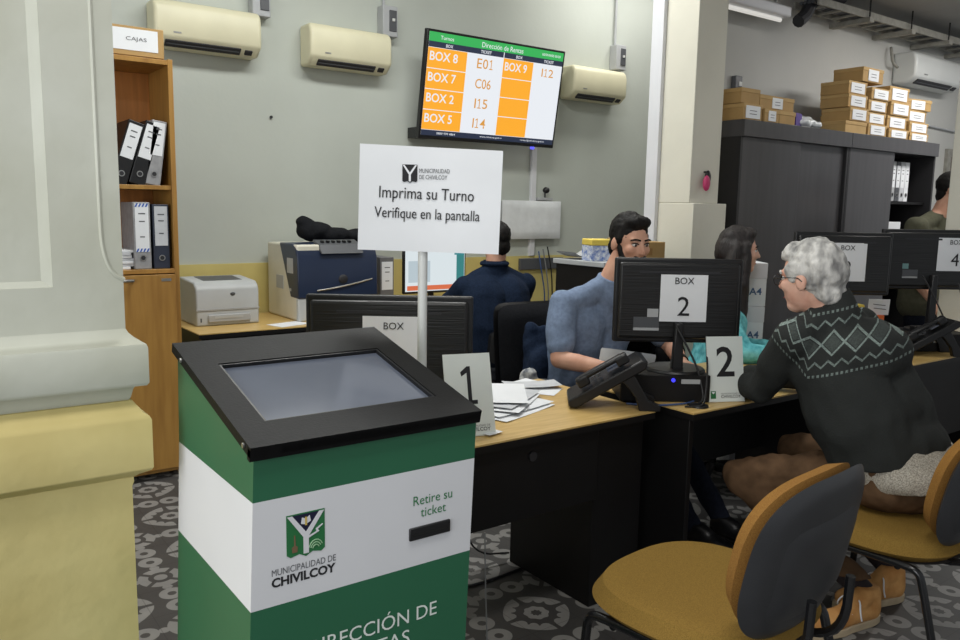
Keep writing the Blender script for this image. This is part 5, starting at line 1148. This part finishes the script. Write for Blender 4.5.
# ---- woman with long dark hair, in profile
def woman():
    o = V((3.68, 2.74, 0)); hc = V((3.70, 2.70, 1.295)); R = frame((0.76, -0.62, -0.06)); s = 1.0
    J = dict(pelvis=(3.62, 2.80, 0.57), chest=(3.655, 2.745, 0.90), neck=(3.68, 2.725, 1.09), shL=(3.71, 2.86, 0.95), shR=(3.52, 2.62, 0.95),
             elL=(3.76, 2.68, 0.77), wrL=(3.78, 2.46, 0.785), elR=(3.47, 2.47, 0.79), wrR=(3.62, 2.32, 0.785),
             hipL=(3.70, 2.83, 0.53), hipR=(3.57, 2.73, 0.53), knL=(3.93, 2.50, 0.50), knR=(3.80, 2.40, 0.50), anL=(3.95, 2.47, 0.10), anR=(3.82, 2.37, 0.10), rc=0.105, rw=0.10, rp=0.12)
    P, L = head_prims(hc, R, s)
    P += [('c', L(0, -0.02, -0.045), 0.05, V(J['neck']), 0.055)] + limbs(J, 0.88) + arms(J, 0.85) + legs(J, 0.85, full=False)
    P += hand_prims(J['wrL'], (-0.3, -1, -0.02), 1, s=0.92) + hand_prims(J['wrR'], (0.3, -0.9, -0.02), -1, s=0.92)
    body = blob('person', P, m_skin2, None, o, 0.007, 3)
    tag(body, 'woman in turquoise top with long dark hair, in profile before the cupboards', 'person'); face_parts(body, o, hc, R, s)
    hp = short_hair(hc, R, s, 0.006) + [('e', L(0, -0.045, 0.0), (0.088*s, 0.085*s, 0.11*s), R)]
    for x_ in (-0.075, -0.03, 0.03, 0.075):
        hp += [('c', L(x_, -0.03, 0.02), 0.035, L(x_*1.2, -0.075, -0.18), 0.042), ('c', L(x_*1.2, -0.075, -0.18), 0.042, L(x_*1.15, -0.11, -0.42), 0.034)]
    hp += [('c', L(0.072, 0.015, 0.03), 0.030, L(0.085, 0.015, -0.16), 0.040), ('c', L(0.085, 0.015, -0.16), 0.040, L(0.095, 0.03, -0.42), 0.028), ('c', L(-0.075, 0.0, 0.03), 0.022, L(-0.088, -0.01, -0.2), 0.026)]
    blob('hair', hp, m_hairl, body, o, 0.008, 3, wave=(0.006, 16))
    blob('blouse', limbs(J, 1.02) + arms(J, 1.12, 'cuff'), m_turq, body, o, 0.009, 4, wave=(0.008, 12), cut=[(V(J['neck'])+V((0, 0, 0.01)), (0.2, -0.3, 1))])
    blob('trousers', [('e', V(J['pelvis'])-V((0, 0, 0.04)), (0.16, 0.15, 0.11))] + legs(J, 0.98), m_jean, body, o, 0.011, 4)
    for s_ in 'LR': an = V(J['an'+s_]); shoe(body, o, (an.x-0.03, an.y+0.04, 0), (an.x+0.11, an.y-0.17, 0), m_blackp, 'shoe', False)
woman()

# ---- person in olive, standing mostly behind the right-hand pillar
def person_in_olive():
    o = V((5.845, 2.700, 0.000)); hc = V((5.930, 2.615, 1.675)); R = frame((0.3, -0.95, -0.1)); s = 1.04
    J = dict(pelvis=(5.855, 2.705, 0.900), chest=(5.865, 2.685, 1.300), neck=(5.885, 2.665, 1.515), shL=(6.075, 2.625, 1.420), shR=(5.665, 2.715, 1.420),
             elL=(6.105, 2.585, 1.120), wrL=(6.045, 2.415, 0.920), elR=(5.615, 2.705, 1.120), wrR=(5.635, 2.545, 0.920),
             hipL=(5.945, 2.695, 0.890), hipR=(5.765, 2.715, 0.890), knL=(5.955, 2.665, 0.500), knR=(5.775, 2.695, 0.500), anL=(5.955, 2.705, 0.100), anR=(5.775, 2.725, 0.100), rc=0.125, rw=0.12)
    P, L = head_prims(hc, R, s)
    P += [('c', L(0, -0.02, -0.045), 0.06, V(J['neck']), 0.066)] + limbs(J, 0.9) + arms(J, 0.95) + legs(J, 0.9, full=False)
    P += hand_prims(J['wrL'], (0, -0.5, -0.8), 1) + hand_prims(J['wrR'], (0, -0.5, -0.8), -1)
    body = blob('person', P, m_skin, None, o, 0.0075, 3)
    tag(body, 'person in olive shirt mostly hidden behind the pillar at the right edge', 'person'); face_parts(body, o, hc, R, s)
    blob('hair', short_hair(hc, R, s), m_hair, body, o, 0.0075, 2, wave=(0.004, 45))
    blob('shirt', limbs(J, 1.04) + arms(J, 1.15, 0.8), m_olive, body, o, 0.01, 4, wave=(0.008, 9), cut=[(V(J['neck'])+V((0, 0, 0.012)), (0, -0.3, 1))])
    blob('trousers', [('e', V(J['pelvis'])-V((0, 0, 0.02)), (0.17, 0.12, 0.12))] + legs(J, 1.05), m_jean, body, o, 0.011, 4)
    for s_ in 'LR': an = V(J['an'+s_]); shoe(body, o, (an.x, an.y+0.06, 0), (an.x, an.y-0.22, 0), m_blackp, 'shoe', False)
person_in_olive()
